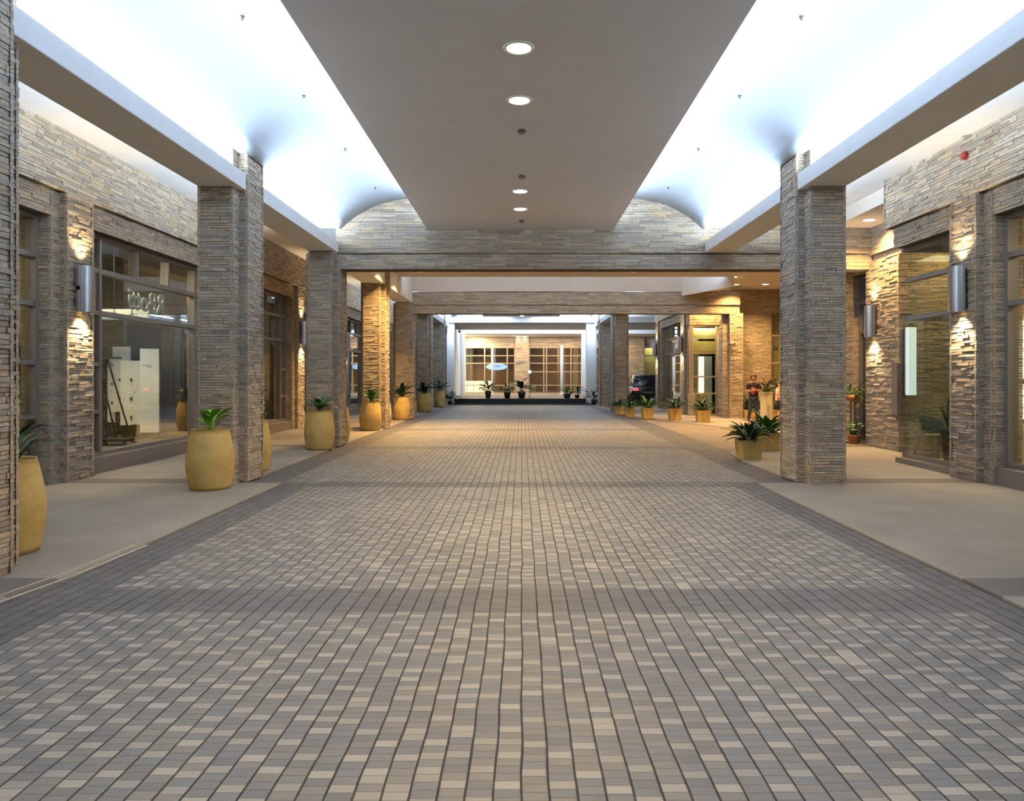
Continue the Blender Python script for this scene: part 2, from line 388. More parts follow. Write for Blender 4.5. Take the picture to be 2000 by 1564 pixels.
# ------------------------------------------------------------------ portals (stone cross beams)
def portal(name, y0, y1, x0, x1, zb, zm, zt, seed, coarse=1.0):
    rng = random.Random(seed); mb = MB(); kw = dict(rowh=0.045 * coarse, L=(0.18, 0.6))
    clad_box(mb, x0, x1, y0 + .07, y1 - .07, zb, zm, rng, sides='SN', **kw)
    clad_box(mb, x0, x1, y0, y1, zm, zt, rng, sides='SN', **kw)
    return structure(mb.build(name, ['stone', 'mortar']))
portal('trim_1', 16.62, 17.28, -4.3, 8.15, 4.15, 4.51, 5.86, 51)
portal('trim_2', 27.92, 28.58, -4.3, 8.5, 4.10, 4.44, 4.95, 52)
mb = MB(); rng = random.Random(53)                                 # pier under the right end of the second portal
clad_box(mb, 8.12, 8.62, 27.95, 28.6, PAV, 4.12, rng, sides='SWE'); clad_box(mb, 7.93, 8.14, 28.25, 28.9, PAV, 4.12, rng, sides='SW')
structure(mb.build('wall_pier_right', ['stone', 'mortar']))

# ------------------------------------------------------------------ ceilings
def vault(name, s, y0, y1):
    mb = MB(); R_ = 2.41; cx, zt = 2.50, 5.80; n = 22; pts = []
    for k in range(n + 1):
        dx = -1.55 + 3.27 * k / n; pts.append((s * (cx + dx), zt - (R_ - math.sqrt(R_ * R_ - dx * dx))))
    for x, z in pts: mb.v += [(x, y0, z), (x, y1, z)]
    for k in range(n): mb.f.append((2 * k, 2 * k + 2, 2 * k + 3, 2 * k + 1)); mb.mi.append(0)
    o = mb.build(name, 'vault_light_tone', smooth=True); sol = o.modifiers.new('thick', 'SOLIDIFY'); sol.thickness = 0.06; sol.offset = 1 if s > 0 else -1
    sol.offset = 0
    return structure(o)
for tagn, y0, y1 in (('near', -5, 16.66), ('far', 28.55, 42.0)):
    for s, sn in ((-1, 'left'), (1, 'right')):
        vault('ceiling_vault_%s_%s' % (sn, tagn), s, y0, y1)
        structure(MB().box(s * 4.20, s * 4.97, y0, y1, 5.085, 5.6).build('ceiling_ring_%s_%s' % (sn, tagn), 'plaster'))
    structure(MB().box(-2.19, 2.13, y0, y1 - (0.0 if tagn == 'near' else 1.1), 5.06, 5.16).build('ceiling_centre_' + tagn, 'soffit'))
    structure(MB().box(-0.9, 0.9, y0, y1, 5.16, 5.30).build('ceiling_spine_' + tagn, 'plaster'))
structure(MB().box(-7.3, -4.9, -5, 42, 5.40, 5.6).build('ceiling_walk_left', 'plaster'))
structure(MB().box(4.9, 7.3, -5, 16.7, 5.40, 5.6).build('ceiling_walk_right', 'plaster'))
structure(MB().box(4.9, 8.8, 28.6, 42, 5.40, 5.6).build('ceiling_walk_far', 'plaster'))
structure(MB().poly([(-4.23, 17.25), (12, 17.25), (12, 29.4), (7.45, 29.4), (7.45, 25.2), (-4.23, 25.2)], 5.15, 5.3).build('ceiling_warm', 'plaster_warm'))
structure(MB().poly([(7.2, 13.75), (12, 13.75), (12, 17.3), (7.2, 17.3)], 5.10, 5.62).build('ceiling_corner', 'plaster_warm'))
structure(MB().box(-4.3, 7.5, 24.9, 28.6, 5.72, 5.82).build('ceiling_slot', 'plaster'))
structure(MB().box(-4.3, 7.4, 27.80, 27.92, 4.95, 5.8).build('wall_slot_back', 'plaster_warm'))
structure(MB().box(-4.2, 7.3, 24.87, 24.94, 5.16, 5.8).build('wall_slot_front', 'plaster'))
mb = MB(); mb.poly([(7.32, 25.0), (7.42, 25.0), (6.30, 27.8), (6.20, 27.8)], 4.78, 5.75); structure(mb.build('wall_slot_side', 'plaster'))
# hollow box beams on both sides
SEG = [(-5, YC[0] - .34), (YC[0] + .34, YC[1] - .34), (YC[1] + .34, 16.6)]
def beam(s, y0, y1, zt=4.77, nm='ceiling_beam'): return structure(MB().box(s * 4.245, s * 4.885, y0, y1, 4.515, zt).build(nm, 'plaster', bevel=0.012))
for s in (-1, 1):
    for y0, y1 in SEG: beam(s, y0, y1)
    for y0, y1 in ((28.6 + (0 if s > 0 else 0.02), YC[5] - .34), (YC[5] + .34, YC[6] - .34), (YC[6] + .34, 41.88)): beam(s, y0, y1)
for y0, y1 in ((17.30, YC[3] - .34), (YC[3] + .34, 27.9)): beam(-1, y0, y1, 5.75)

# ------------------------------------------------------------------ cove lighting (strip lamps lying on beams and above the centre ceiling)
def strip_fixture(x, y0, y1, z, power, label, rot, parent_mat='white_paint', width=0.10, col=COOL, alongx=False, grp='cove strip lamps'):
    L = y1 - y0; e = empty('strip_light', (x, (y0 + y1) / 2, z) if not alongx else ((y0 + y1) / 2, x, z))
    tag(e, label, 'light fixture', grp, 'thing')
    hx, hy = (0.04, L / 2) if not alongx else (L / 2, 0.04)
    MB().box(-hx, hx, -hy, hy, 0, 0.03).build('housing', parent_mat, e)
    area('lamp_glow', (0, 0, 0.045), width if not alongx else L, L if not alongx else width, power * L, col, rot, e)
    return e
COVE, SOFF = 34.0, 30.0
nm = {-1: 'left', 1: 'right'}
for s in (-1, 1):
    for (y0, y1), d in zip(SEG, ('before the nearest pillar', 'between the two nearest pillars', 'ending at the first stone cross beam')):
        strip_fixture(s * 4.36, max(y0, -3) + .12, y1 - .3, 4.755, COVE, 'hidden white strip lamp on the %s box beam, %s' % (nm[s], d), (R(180), R(-28) * s, 0))
    area('cove_and_fill_glow', (s * 4.70, 6.5, 4.80), .08, 19, 19 * 50, COOL, (R(180), R(18) * s, 0))
    area('cove_and_fill_glow', (s * 4.70, 35, 4.80), .08, 12, 12 * 30, COOL, (R(180), R(18) * s, 0))
    strip_fixture(s * 4.36, 29.0, 41.5, 4.755, COVE, 'hidden white strip lamp on the %s box beam beyond the second cross beam' % nm[s], (R(180), R(-28) * s, 0))
    strip_fixture(s * 1.95, -3, 16.3, 5.165, SOFF, 'hidden white strip lamp above the %s edge of the near centre ceiling' % nm[s], (R(180), R(15) * s, 0))
    strip_fixture(s * 1.95, 29, 41.2, 5.165, SOFF, 'hidden white strip lamp above the %s edge of the far centre ceiling' % nm[s], (R(180), R(15) * s, 0))

strip_fixture(25.10, -4.0, 7.1, 5.30, 22.0, 'hidden white strip lamp behind the edge of the warm ceiling', (R(180), 0, 0), alongx=True)

# ------------------------------------------------------------------ downlights
def make_down(loc, r, power, col, glow, label, grp, spread=120):
    e = empty('downlight', loc); tag(e, label, 'downlight', grp, 'thing')
    mb = MB(); prof = [(r * 0.86, -0.002), (r * 0.90, -0.012), (r * 1.08, -0.010), (r * 1.12, 0.0)]
    mb.lathe(prof, 28, cap=False).build('trim_ring', 'lamp_trim', e, True)
    MB().lathe([(0.001, -0.004), (r * 0.88, -0.004)], 28, cap=False).build('lens', glow, e)
    d = bpy.data.lights.new('beam_light', 'AREA'); d.shape = 'DISK'; d.size = r * 1.6; d.energy = power; d.color = col; d.spread = R(spread)
    o = bpy.data.objects.new('beam_light', d); C.objects.link(o); o.location = (0, 0, -0.03); o.parent = e
    return e
cl = ['nearest visible', 'second visible', 'third visible', 'fourth visible, closest to the stone cross beam']
make_down((-0.03, 3.0, 5.06), .145, 85, WARM, 'glow_warm', 'round warm downlight in the centre ceiling above the viewer', 'centre ceiling downlights')
for y, l in zip((7.44, 8.85, 13.2, 14.6), ('nearest and largest', 'second nearest', 'just beyond a small sensor', 'nearest the stone cross beam')):
    make_down((-0.03, y, 5.06), .145, 90, WARM, 'glow_warm', 'round warm downlight in the grey centre ceiling, ' + l, 'centre ceiling downlights')
make_down((0.02, 40.2, 5.06), .15, 60, WARM, 'glow_warm', 'small round downlight in the far centre ceiling above the white crosspiece', 'centre ceiling downlights')
xs = [-3.43, -1.69, 0.10, 1.95, 3.72, 5.57]; od = ['first', 'second', 'third', 'fourth', 'fifth', 'sixth']
for x, o_ in zip(xs, od):
    make_down((x, 23.9, 5.15), .14, 260 if x < -3 else 55, AMBER if x < -3 else AMB2, 'glow_warm', 'round warm downlight beyond the first cross beam, %s from the left in the row' % o_, 'warm ceiling downlights')
    make_down((x, 21.3, 5.15), .14, 260 if x < -3 else 55, AMBER if x < -3 else AMB2, 'glow_warm', 'warm ceiling downlight hidden by the first cross beam, %s from the left' % o_, 'warm ceiling downlights')
for x, y, z, l in ((7.66, 15.8, 5.10, 'in the small ceiling behind the right stone corner'), (7.45, 25.2, 5.15, 'right of the white slanted panel'), (7.0, 23.7, 5.15, 'rightmost in the warm row, beside the slanted panel'),
                   (8.15, 27.3, 5.15, 'above the pier with the round camera'), (9.25, 27.2, 5.15, 'above the wall behind the standing person'), (7.5, 19.6, 5.15, 'hidden above the entrance bay on the right'), (9.0, 21.5, 5.15, 'hidden above the waiting people'), (9.0, 14.55, 5.10, 'added unseen behind the glass corner'), (7.65, 29.1, 5.15, 'added unseen behind the second cross beam')):  # last two are unseen lamps added to brighten corner stone and shop lintel
    make_down((x, y, z), .14, 40 if y == 14.55 else 115, (1.0, 0.60, 0.22), 'glow_warm', 'round warm downlight ' + l, 'entrance bay downlights')
# sensors / sprinklers
def nozzle(loc, r, label, grp):
    o = MB().lathe([(r * 1.5, 0.0), (r * 1.4, -0.012), (r * 0.5, -0.016), (r * 0.5, -0.035), (r * 0.9, -0.037), (r * 0.9, -0.043)], 14).build('sprinkler', 'nozzle', loc=loc, smooth=False)
    tag(o, label, 'sprinkler', grp)
for y, l in ((9.94, 'behind the second downlight'), (12.2, 'in front of the third downlight'), (15.7, 'right in front of the cross beam')):
    nozzle((0.0, y, 5.06), .05, 'small dark sensor in the grey centre ceiling ' + l, 'ceiling sensors')
for s, y, l in [(s, y, l) for s in (-1, 1) for y, l in ((8.03, 'nearest'), (10.3, 'second'), (12.7, 'third'), (15.3, 'farthest, by the stone gable'))]:
    nozzle((s * 3.13, y, 5.80 - (2.41 - math.sqrt(2.41 ** 2 - .63 ** 2)) - .03), .018, 'tiny sprinkler in the white %s vault, %s of its line' % (nm[s], l), 'vault sprinklers')

# ------------------------------------------------------------------ shop facades
XW, XP2, XG = 6.95, 7.06, 7.235
PC = [5.60, 11.28, 16.92, 22.60, 28.20, 33.80, 39.40]
def facade(name, s, y0, y1, piers, seed, upper=None, nwall=None):
    rng = random.Random(seed); mb = MB(); side = 'E' if s < 0 else 'W'
    u0, u1 = upper or (y0, y1)
    clad_box(mb, s * XW, s * 7.6, u0, u1, 4.46, 5.46, rng, sides=side + ('N' if nwall else ''), rowh=0.045)
    edges = [y0] + [v for p in piers for v in (p - .54, p + .54)] + [y1]
    clad_box(mb, s * XP2, s * 7.5, y0, y1, 4.07, 4.46, rng, sides=side, rowh=0.045)
    for p in piers:
        clad_box(mb, s * XW, s * 7.4, p - .33, p + .33, PAV, 4.46, rng, sides=side + 'SN', jut=0.013)
        clad_box(mb, s * XP2, s * 7.5, p - .54, p + .54, PAV, 4.46, rng, sides=side + 'SN')
    mb.cur = 2
    for a, b in zip(edges[0::2], edges[1::2]):
        if b - a > 0.3: mb.box(s * 7.09, s * 7.45, a, b, PAV, .29 if not (nwall and a > 11 and b < 14) else .12)
    return structure(mb.build(name, ['stone', 'mortar', 'frame_metal']))
facade('wall_left', -1, -4, 41.5, PC, 71)
facade('wall_right', 1, -4, 13.6, PC[:2], 72, upper=(-4, 13.75), nwall=True)
facade('wall_right_far', 1, 29.9, 37.6, [31.0, 36.9], 73, nwall=True)
wn = [0]
def window(s, y0, y1, x=XG, z0=.29, z1=4.07, side=.5, thirds=True, gm='glass', label=None, ends=(1, 1)):
    wn[0] += 1; mb = MB(); t = 0.035; xa, xb = s * x, s * (x + .16)
    def vbar(y, a, b, tt=t): mb.box(xa, xb, y - tt, y + tt, a, b)
    def hbar(z, a, b, tt=t): mb.box(xa + s * .01, xb - s * .01, a, b, z - tt, z + tt)
    if ends[0]: vbar(y0 + t, z0, z1)
    if ends[1]: vbar(y1 - t, z0, z1)
    hbar(z0 + t, y0, y1); hbar(z1 - t, y0, y1); hbar(3.46, y0, y1, .04); hbar(2.74, y0, y1, .04)
    if side:
        vbar(y0 + side, z0, z1); vbar(y1 - side, z0, z1)
        for a, b in ((y0, y0 + side), (y1 - side, y1)):
            hbar(1.86, a, b); hbar(1.05, a, b)
        if thirds:
            for q in (1 / 3, 2 / 3): vbar(y0 + side + (y1 - y0 - 2 * side) * q, 3.46, z1, .03)
    o = structure(mb.build('window_%d' % wn[0], 'frame_metal'))
    MB().box(s * (x + .07), s * (x + .08), y0 + .02, y1 - .02, z0 + .03, z1 - .03).build('pane', gm, o)
    return o
for a, b in zip(PC[:-1], PC[1:]): window(-1, a + .54, b - .54)
window(-1, PC[0] - 5.1, PC[0] - .54)
window(1, PC[0] + .54, PC[1] - .54, side=0); window(1, PC[0] - 5.1, PC[0] - .54)
window(1, PC[1] + .54, 13.55, z0=.12, side=0, gm='glass_green', ends=(1, 0))
window(1, 31.54, 36.36)

# interiors behind the glass
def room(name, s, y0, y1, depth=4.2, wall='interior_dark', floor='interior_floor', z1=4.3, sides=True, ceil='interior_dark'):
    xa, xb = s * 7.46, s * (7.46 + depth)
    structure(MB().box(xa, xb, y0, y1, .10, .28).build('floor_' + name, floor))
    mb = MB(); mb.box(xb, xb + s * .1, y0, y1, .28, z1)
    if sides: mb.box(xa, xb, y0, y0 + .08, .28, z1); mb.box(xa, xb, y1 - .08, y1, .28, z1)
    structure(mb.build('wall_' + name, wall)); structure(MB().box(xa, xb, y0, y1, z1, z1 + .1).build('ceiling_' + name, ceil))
nl = ['near_left', 'display', 'corner_left', 'middle', 'distant', 'last']
for k, (a, b) in enumerate(zip(PC[:-1], PC[1:])):
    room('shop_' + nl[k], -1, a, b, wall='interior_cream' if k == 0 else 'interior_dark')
room('shop_near_right', 1, PC[0], PC[1], wall='interior_cream', ceil='interior_cream')
room('shop_far_right', 1, 31, 36.9, depth=3, wall='interior_cream')
area('interior_lamp', (-9.6, 8.4, 4.2), 1.5, 3, 80, WARM); area('interior_lamp', (9.6, 8.6, 4.2), 1.5, 3, 150, WARM)
area('interior_lamp', (-8.7, 13.6, 4.2), .8, 1.5, 170, (1, .80, .52)); area('interior_lamp', (-9.4, 19.8, 4.2), 1.2, 2.5, 25, WARM)
area('interior_lamp', (-9.4, 25.4, 4.2), 1.2, 2.5, 40, (.9, 1, .85)); area('interior_lamp', (-9.4, 31, 4.2), 1.2, 2.5, 25, (.9, 1, .9)); area('interior_lamp', (9, 34, 4.2), 1.2, 3, 60, WARM)

# right glass corner: floor, end glass, back wall, contents
structure(MB().box(7.3, 10.2, 11.4, 13.62, PAV, .10).build('floor_shop_corner', 'interior_cream'))
structure(MB().box(9.6, 9.7, 11.3, 12.2, .10, 4.3).build('wall_shop_corner', 'interior_dark'))
structure(MB().box(7.46, 10.2, 11.3, 13.62, 4.10, 4.5).build('ceiling_shop_corner', 'interior_dark'))
wn[0] += 1
mb = MB(); mb.box(7.24, 10.0, 13.56, 13.64, .10, .20); mb.box(7.24, 10.0, 13.56, 13.64, 2.70, 2.78); mb.box(7.24, 10.0, 13.56, 13.64, 4.0, 4.10)
o = structure(mb.build('window_%d' % wn[0], 'frame_metal')); MB().box(7.25, 10.0, 13.595, 13.605, .2, 4.02).build('pane', 'glass_green', o)
area('interior_lamp', (8.6, 12.6, 4.05), .8, .8, 12, (1, .9, .6))

# walls of the entrance bay on the right
rng = random.Random(91); mb = MB()
clad_box(mb, 8.10, 8.6, 15.40, 16.85, PAV, 4.30, rng, sides='WSN', jut=.013); clad_box(mb, 8.5, 12, 15.40, 15.8, PAV, 5.15, rng, sides='S')
clad_box(mb, 8.22, 8.7, 17.75, 19.2, PAV, 4.15, rng, sides='WSN')
clad_box(mb, 8.10, 8.7, 15.40, 19.2, 4.46, 5.15, rng, sides='WSN'); clad_box(mb, 8.18, 8.7, 15.44, 19.2, 4.12, 4.47, rng, sides='WSN')
structure(mb.build('wall_entrance_near', ['stone', 'mortar']))
rng = random.Random(92); mb = MB()
clad_box(mb, 8.5, 10.02, 28.9, 29.4, PAV, 5.15, rng, sides='S'); clad_box(mb, 10.0, 11.2, 28.85, 29.4, 4.2, 5.15, rng, sides='S')
clad_box(mb, 10.9, 11.3, 19.2, 28.9, PAV, 5.15, rng, sides='W', rowh=.06, L=(.2, .6)); clad_box(mb, 8.7, 11.3, 19.2, 19.5, PAV, 5.15, rng, sides='N', rowh=.06, L=(.2, .6))
clad_box(mb, 6.95, 8.15, 29.7, 30.3, 3.78, 4.5, rng, sides='SW'); clad_box(mb, 6.95, 8.15, 29.9, 30.3, 4.45, 5.4, rng, sides='S')
structure(mb.build('wall_entrance_far', ['stone', 'mortar']))
def cam_window(x0, x1, y, z0, z1, xv, zh, mat, gm='glass', t=.04):         # a window facing down the drive
    wn[0] += 1; mb = MB()
    for x in [x0 + t, x1 - t] + xv: mb.box(x - t, x + t, y, y + .12, z0, z1)
    for z in [z0 + t, z1 - t] + zh: mb.box(x0, x1, y + .01, y + .11, z - t * .8, z + t * .8)
    o = structure(mb.build('window_%d' % wn[0], mat)); MB().box(x0 + .02, x1 - .02, y + .055, y + .065, z0 + .02, z1 - .02).build('pane', gm, o); return o
cam_window(10.02, 10.9, 28.95, PAV, 4.2, [10.45], [1.1, 2.2, 3.3], 'far_frame')
structure(MB().box(10.0, 11.0, 29.5, 29.6, PAV, 4.3).build('wall_entrance_inner', 'interior_yellow'))
window(1, 16.87, 17.74, x=8.34, z0=PAV, z1=4.1, side=0)
structure(MB().box(8.75, 8.85, 16.85, 17.75, PAV, 4.2).build('wall_window_back', 'interior_yellow'))
# stone framed shop front that faces down the drive, yellow above, white displays below
cam_window(6.96, 8.12, 29.72, PAV, 3.78, [7.08], [2.62, 1.64, .94], 'far_frame', t=.035)
structure(MB().box(6.9, 8.4, 31.0, 31.1, PAV, 3.9).build('wall_shop_bright', 'interior_cream'))
shopd = empty('shop_display', (7.5, 30.2, 0)); tag(shopd, 'bright shop front display with yellow panels above and white panels below', 'shop display', kind='thing')
MB().box(7.15 - 7.5, 8.09 - 7.5, 29.95 - 30.2, 30.02 - 30.2, 3.22, 3.66).build('display_panel', 'interior_yellow', shopd)['label'] = 'upper yellow panel in the bright stone-framed shop front'
MB().box(7.15 - 7.5, 8.09 - 7.5, 29.95 - 30.2, 30.02 - 30.2, 2.68, 3.12).build('display_panel', 'interior_yellow', shopd)['label'] = 'lower yellow panel in the bright stone-framed shop front'
MB().box(7.15 - 7.5, 7.75 - 7.5, 30.5 - 30.2, 30.56 - 30.2, .95, 2.5).build('display_panel', 'lit_panel', shopd)['label'] = 'glowing white display panel behind the lower panes of the bright shop front'
MB().box(7.76 - 7.5, 8.1 - 7.5, 30.5 - 30.2, 30.56 - 30.2, PAV, 2.5).build('display_panel', 'interior_aqua', shopd)['label'] = 'pale green display panel beside the glowing white one'
for x, l in ((7.02, 'left'), (7.5, 'right')):
    o = MB().box(x, x + .25, 30.0, 30.25, PAV, .93).build('display_plinth', 'interior_cream', bevel=.01); tag(o, '%s of two beige display plinths in the bright shop front' % l, 'plinth', 'display plinths')
area('interior_lamp', (7.6, 29.88, 3.72), .9, .06, 22, (1, .9, .6)); area('interior_lamp', (7.7, 30.35, 3.7), .8, .3, 30, (1, .93, .75))

# ------------------------------------------------------------------ wall sconces: half-round steel, light thrown up and down the pier
def sconce(s, y, x, z0, label, far=False, pw=170, col=(1, .74, .42)):
    e = empty('wall_sconce', (s * x, y, z0), 0 if s < 0 else R(180)); tag(e, label, 'wall light', 'steel up and down wall lights', 'thing')
    Hh = .72; r = .15; n = 14; mb = MB()
    arc = [(.06 + r * math.cos(-math.pi / 2 + math.pi * k / n) * 1.1, r * math.sin(-math.pi / 2 + math.pi * k / n)) for k in range(n + 1)]
    inn = [((a - .06) * .93 + .06, b * .93) for a, b in arc]
    for k in range(n):
        (a, b), (c, d), (p, q), (u, v) = arc[k], arc[k + 1], inn[k], inn[k + 1]
        mb.quad((a, b, 0), (c, d, 0), (c, d, Hh), (a, b, Hh)); mb.quad((u, v, 0), (p, q, 0), (p, q, Hh), (u, v, Hh))
        mb.quad((a, b, Hh), (c, d, Hh), (u, v, Hh), (p, q, Hh)); mb.quad((c, d, 0), (a, b, 0), (p, q, 0), (u, v, 0))
    mb.build('shade', 'steel', e, True)
    MB().box(.0, .055, -.11, .11, .04, Hh - .04).build('back_plate', 'dark_metal', e)
    MB().box(.055, .10, -.20, -.165, .0, Hh).box(.0, .10, -.20, -.08, Hh * .5 - .03, Hh * .5 + .03).build('side_fin', 'steel', e) if not far else None
    MB().lathe([(.001, .015), (.085, .015)], 16, c=(.11, 0, 0), cap=False).build('lamp_lens', 'glow_amber', e)
    spot('down_beam', (.15, 0, -.02), pw, col, 105, .8, (0, R(8), 0), e, .05)
    spot('up_beam', (.14, 0, Hh + .01), pw * .5, col, 105, .9, (R(180), 0, 0), e, .04)
    return e
sconce(-1, 11.28, 6.95, 2.66, 'tall steel wall light on the left pier beside the display window')
sconce(-1, 5.6, 6.95, 2.66, 'steel wall light on the left facade pier behind the nearest pillar')
sconce(-1, 16.92, 6.95, 2.66, 'steel wall light on the left facade hidden behind the large barrel pot pillar')
sconce(-1, 22.6, 6.95, 2.66, 'steel wall light on the left seen in the narrow gap before the cross beam pillar')
sconce(-1, 28.2, 6.95, 2.66, 'small steel wall light on the left seen beside the orange lit pillar', True)
sconce(1, 11.28, 6.95, 2.66, 'tall steel wall light on the right pier beside the glass corner')
sconce(1, 16.45, 8.10, 2.55, 'steel wall light on the warm stone pier behind the glass corner')
sconce(1, 31.0, 6.95, 2.66, 'small wall light on the far right facade pier near the bright shop front', True)
sconce(1, 36.9, 6.95, 2.66, 'farthest small wall light on the right facade next to the dark car', True)

# ------------------------------------------------------------------ far end: white crosspieces, posts, black plinth, windows
rng = random.Random(95)
FX = 57.0
structure(MB().box(-4.48, 9.0, 41.9, 42.15, 4.80, 5.13).build('trim_3', 'plaster'))
structure(MB().box(-4.48, 9.0, 42.0, 48.5, 4.80, 4.86).build('ceiling_end_near', 'plaster'))
structure(MB().box(-6.5, 10.5, 48.4, 60, 5.9, 6.0).build('ceiling_end_high', 'plaster'))
structure(MB().box(-6.0, 10.2, 52.8, 53.1, 4.80, 5.16).build('trim_4', 'plaster'))
structure(MB().box(-6.0, 10.2, 53.0, 57.4, 4.80, 4.85).build('ceiling_end_far', 'plaster'))
structure(MB().box(-4.6, -4.48, 48.4, 57.4, 0, 6).build('wall_end_left', 'plaster'))
area('cove_and_fill_glow', (2.2, 42.3, 5.2), 13, .3, 420, COOL, (R(150), 0, 0)); area('cove_and_fill_glow', (0, 40.85, 5.27), 4, .08, 160, COOL, (R(85), 0, 0))
area('cove_and_fill_glow', (2.0, 49.3, 5.0), 12, .4, 330, COOL, (R(100), 0, 0))
[area('cove_and_fill_glow', (q * 4.05, 41.25, 5.0), .3, .2, 45, COOL, (R(20), 0, 0)) for q in (-1, 1)]; area('end_lamp', (2.0, 46, 4.78), 9, 1.5, 170, (.85, .93, 1)); area('end_lamp', (2, 55.2, 4.78), 13, .3, 560, (1, .70, .38)); area('end_lamp', (-3.6, 56.2, 4.78), 1.0, .2, 160, (1, .82, .5));  # the two small washers are added to brighten the end posts, no cove
for x0, x1, y, l in ((-4.44, -3.97, 42.2, 'front left white square post at the end of the drive'), (3.80, 4.42, 42.2, 'front right white square post at the end of the drive'),
                     (-4.46, -4.20, 52.7, 'rear left white post behind the black plinth'), (4.40, 4.80, 52.7, 'rear right white post behind the black plinth')):
    w_ = .45; e = MB().box(x0, x1, y, y + w_, 0, 4.8).build('white_post', 'white_paint', bevel=.02); tag(e, l, 'post', 'white posts at the far end', 'thing')
    MB().box(x0 + .06, x1 - .06, y - .03, y, .1, 4.7).build('face_panel', 'plaster', e)
mb = MB(); mb.poly([(-3.95, 41.95), (3.75, 41.95), (3.75, 43.4), (-3.95, 43.4)], 0, .36); mb.box(-4.3, 4.3, 41.7, 41.95, 0, .07)
tag(mb.build('plinth', 'black_gloss', bevel=.015), 'long low black plinth closing the end of the drive', 'plinth', kind='thing')
structure(MB().box(-14, 16, 43.4, 60.6, 0, .30).build('floor_end', 'pavement'))
mb = MB(); rk = dict(rowh=.07, L=(.3, .9))
clad_box(mb, -6, 10.2, FX, FX + .4, 3.98, 4.85, rng, sides='S', **rk); clad_box(mb, -.52, .56, FX - .25, FX + .3, .3, 4.8, rng, sides='SWE', **rk)
clad_box(mb, 4.85, 5.5, FX - .1, FX + .3, .3, 4.85, rng, sides='S', **rk); clad_box(mb, 8.5, 9.7, FX - .3, FX + .3, .3, 4.85, rng, sides='SW', **rk)
clad_box(mb, -6, 10.2, FX - .06, FX + .1, 4.42, 4.85, rng, sides='S', **rk)
structure(mb.build('wall_end', ['stone', 'mortar']))
cam_window(-4.9, -.52, FX, .3, 3.98, [-2.95, -1.15], [3.30, 2.70, .95], 'far_frame', t=.045)
cam_window(.56, 4.85, FX, .3, 3.98, [1.75, 1.98, 3.92], [3.30, 2.70, 2.02, .95], 'far_frame', t=.045)
cam_window(9.7, 12.4, FX, .3, 3.98, [], [3.30, 2.70, 2.02, .95], 'far_frame', t=.045); structure(MB().box(9.7, 12.4, 58.2, 58.3, .3, 4.8).build('wall_end_panel', 'interior_yellow'))
structure(MB().box(10.2, 13, FX, FX + .3, 3.98, 5.0).build('wall_end_head', 'plaster_warm')); area('interior_lamp', (11, 57.8, 4.4), 2, .4, 60, (1, .9, .6))
cam_window(5.5, 8.5, FX, .3, 3.98, [7.0], [3.30, 2.70, 2.02, .95], 'far_frame', t=.045)
structure(MB().box(-6, 10.2, 60.5, 60.7, 0, 5).build('wall_end_inner', 'wood_brown'))
structure(MB().box(-6, 10.2, 57.4, 60.7, 4.85, 5.0).build('ceiling_end_inner', 'interior_dark'))
area('interior_lamp', (-3.6, 58.6, 3.0), 1.4, .6, 60, (1, .72, .35)); area('interior_lamp', (3.2, 58.8, 4.5), 3, 1, 60, (1, .72, .4)); area('interior_lamp', (7, 58.5, 4.4), 2, 1, 60, (1, .9, .6))
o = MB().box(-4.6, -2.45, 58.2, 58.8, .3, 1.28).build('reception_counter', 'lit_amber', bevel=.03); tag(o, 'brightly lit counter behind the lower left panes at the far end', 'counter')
for k in range(4): MB().box(-4.45 + .52 * k, -4.42 + .52 * k, 58.17, 58.2, .34, 1.2).build('counter_seam', 'wood_brown', o)
o = MB().box(-1.0, -.62, 58.0, 58.3, .3, 1.15).build('side_cabinet', 'interior_yellow', bevel=.02); tag(o, 'small yellow cabinet inside left of the far stone pier', 'cabinet')
o = MB().box(.62, 1.12, 58.0, 58.3, .3, 1.0).build('side_cabinet', 'interior_yellow', bevel=.02); tag(o, 'small yellow cabinet inside right of the far stone pier', 'cabinet')
# oval blue sign behind the left far window
mb = MB(); n = 40; vs = [(.85 * math.cos(2 * math.pi * k / n), .27 * math.sin(2 * math.pi * k / n)) for k in range(n)]
for k in range(n):
    (a, b), (c, d) = vs[k], vs[(k + 1) % n]; mb.quad((a, 0, b), (c, 0, d), (c, .06, d), (a, .06, b))
nn = len(mb.v); mb.v += [(a, 0, b) for a, b in vs]; mb.f.append(tuple(nn + k for k in range(n))); mb.mi.append(0)
e = mb.build('oval_sign', 'blue_sign', loc=(-2.0, 56.9, 2.42)); tag(e, 'blue oval shop sign hanging at the left far window', 'sign')
for k, (x, h) in enumerate(((-.28, .10), (-.16, .14), (-.02, .10), (.10, .14), (.24, .12))):
    MB().box(x, x + .03, -.02, 0, -.02, h).box(x, x + .09, -.02, 0, h - .025, h).build('lettering', 'sign_dark', e)
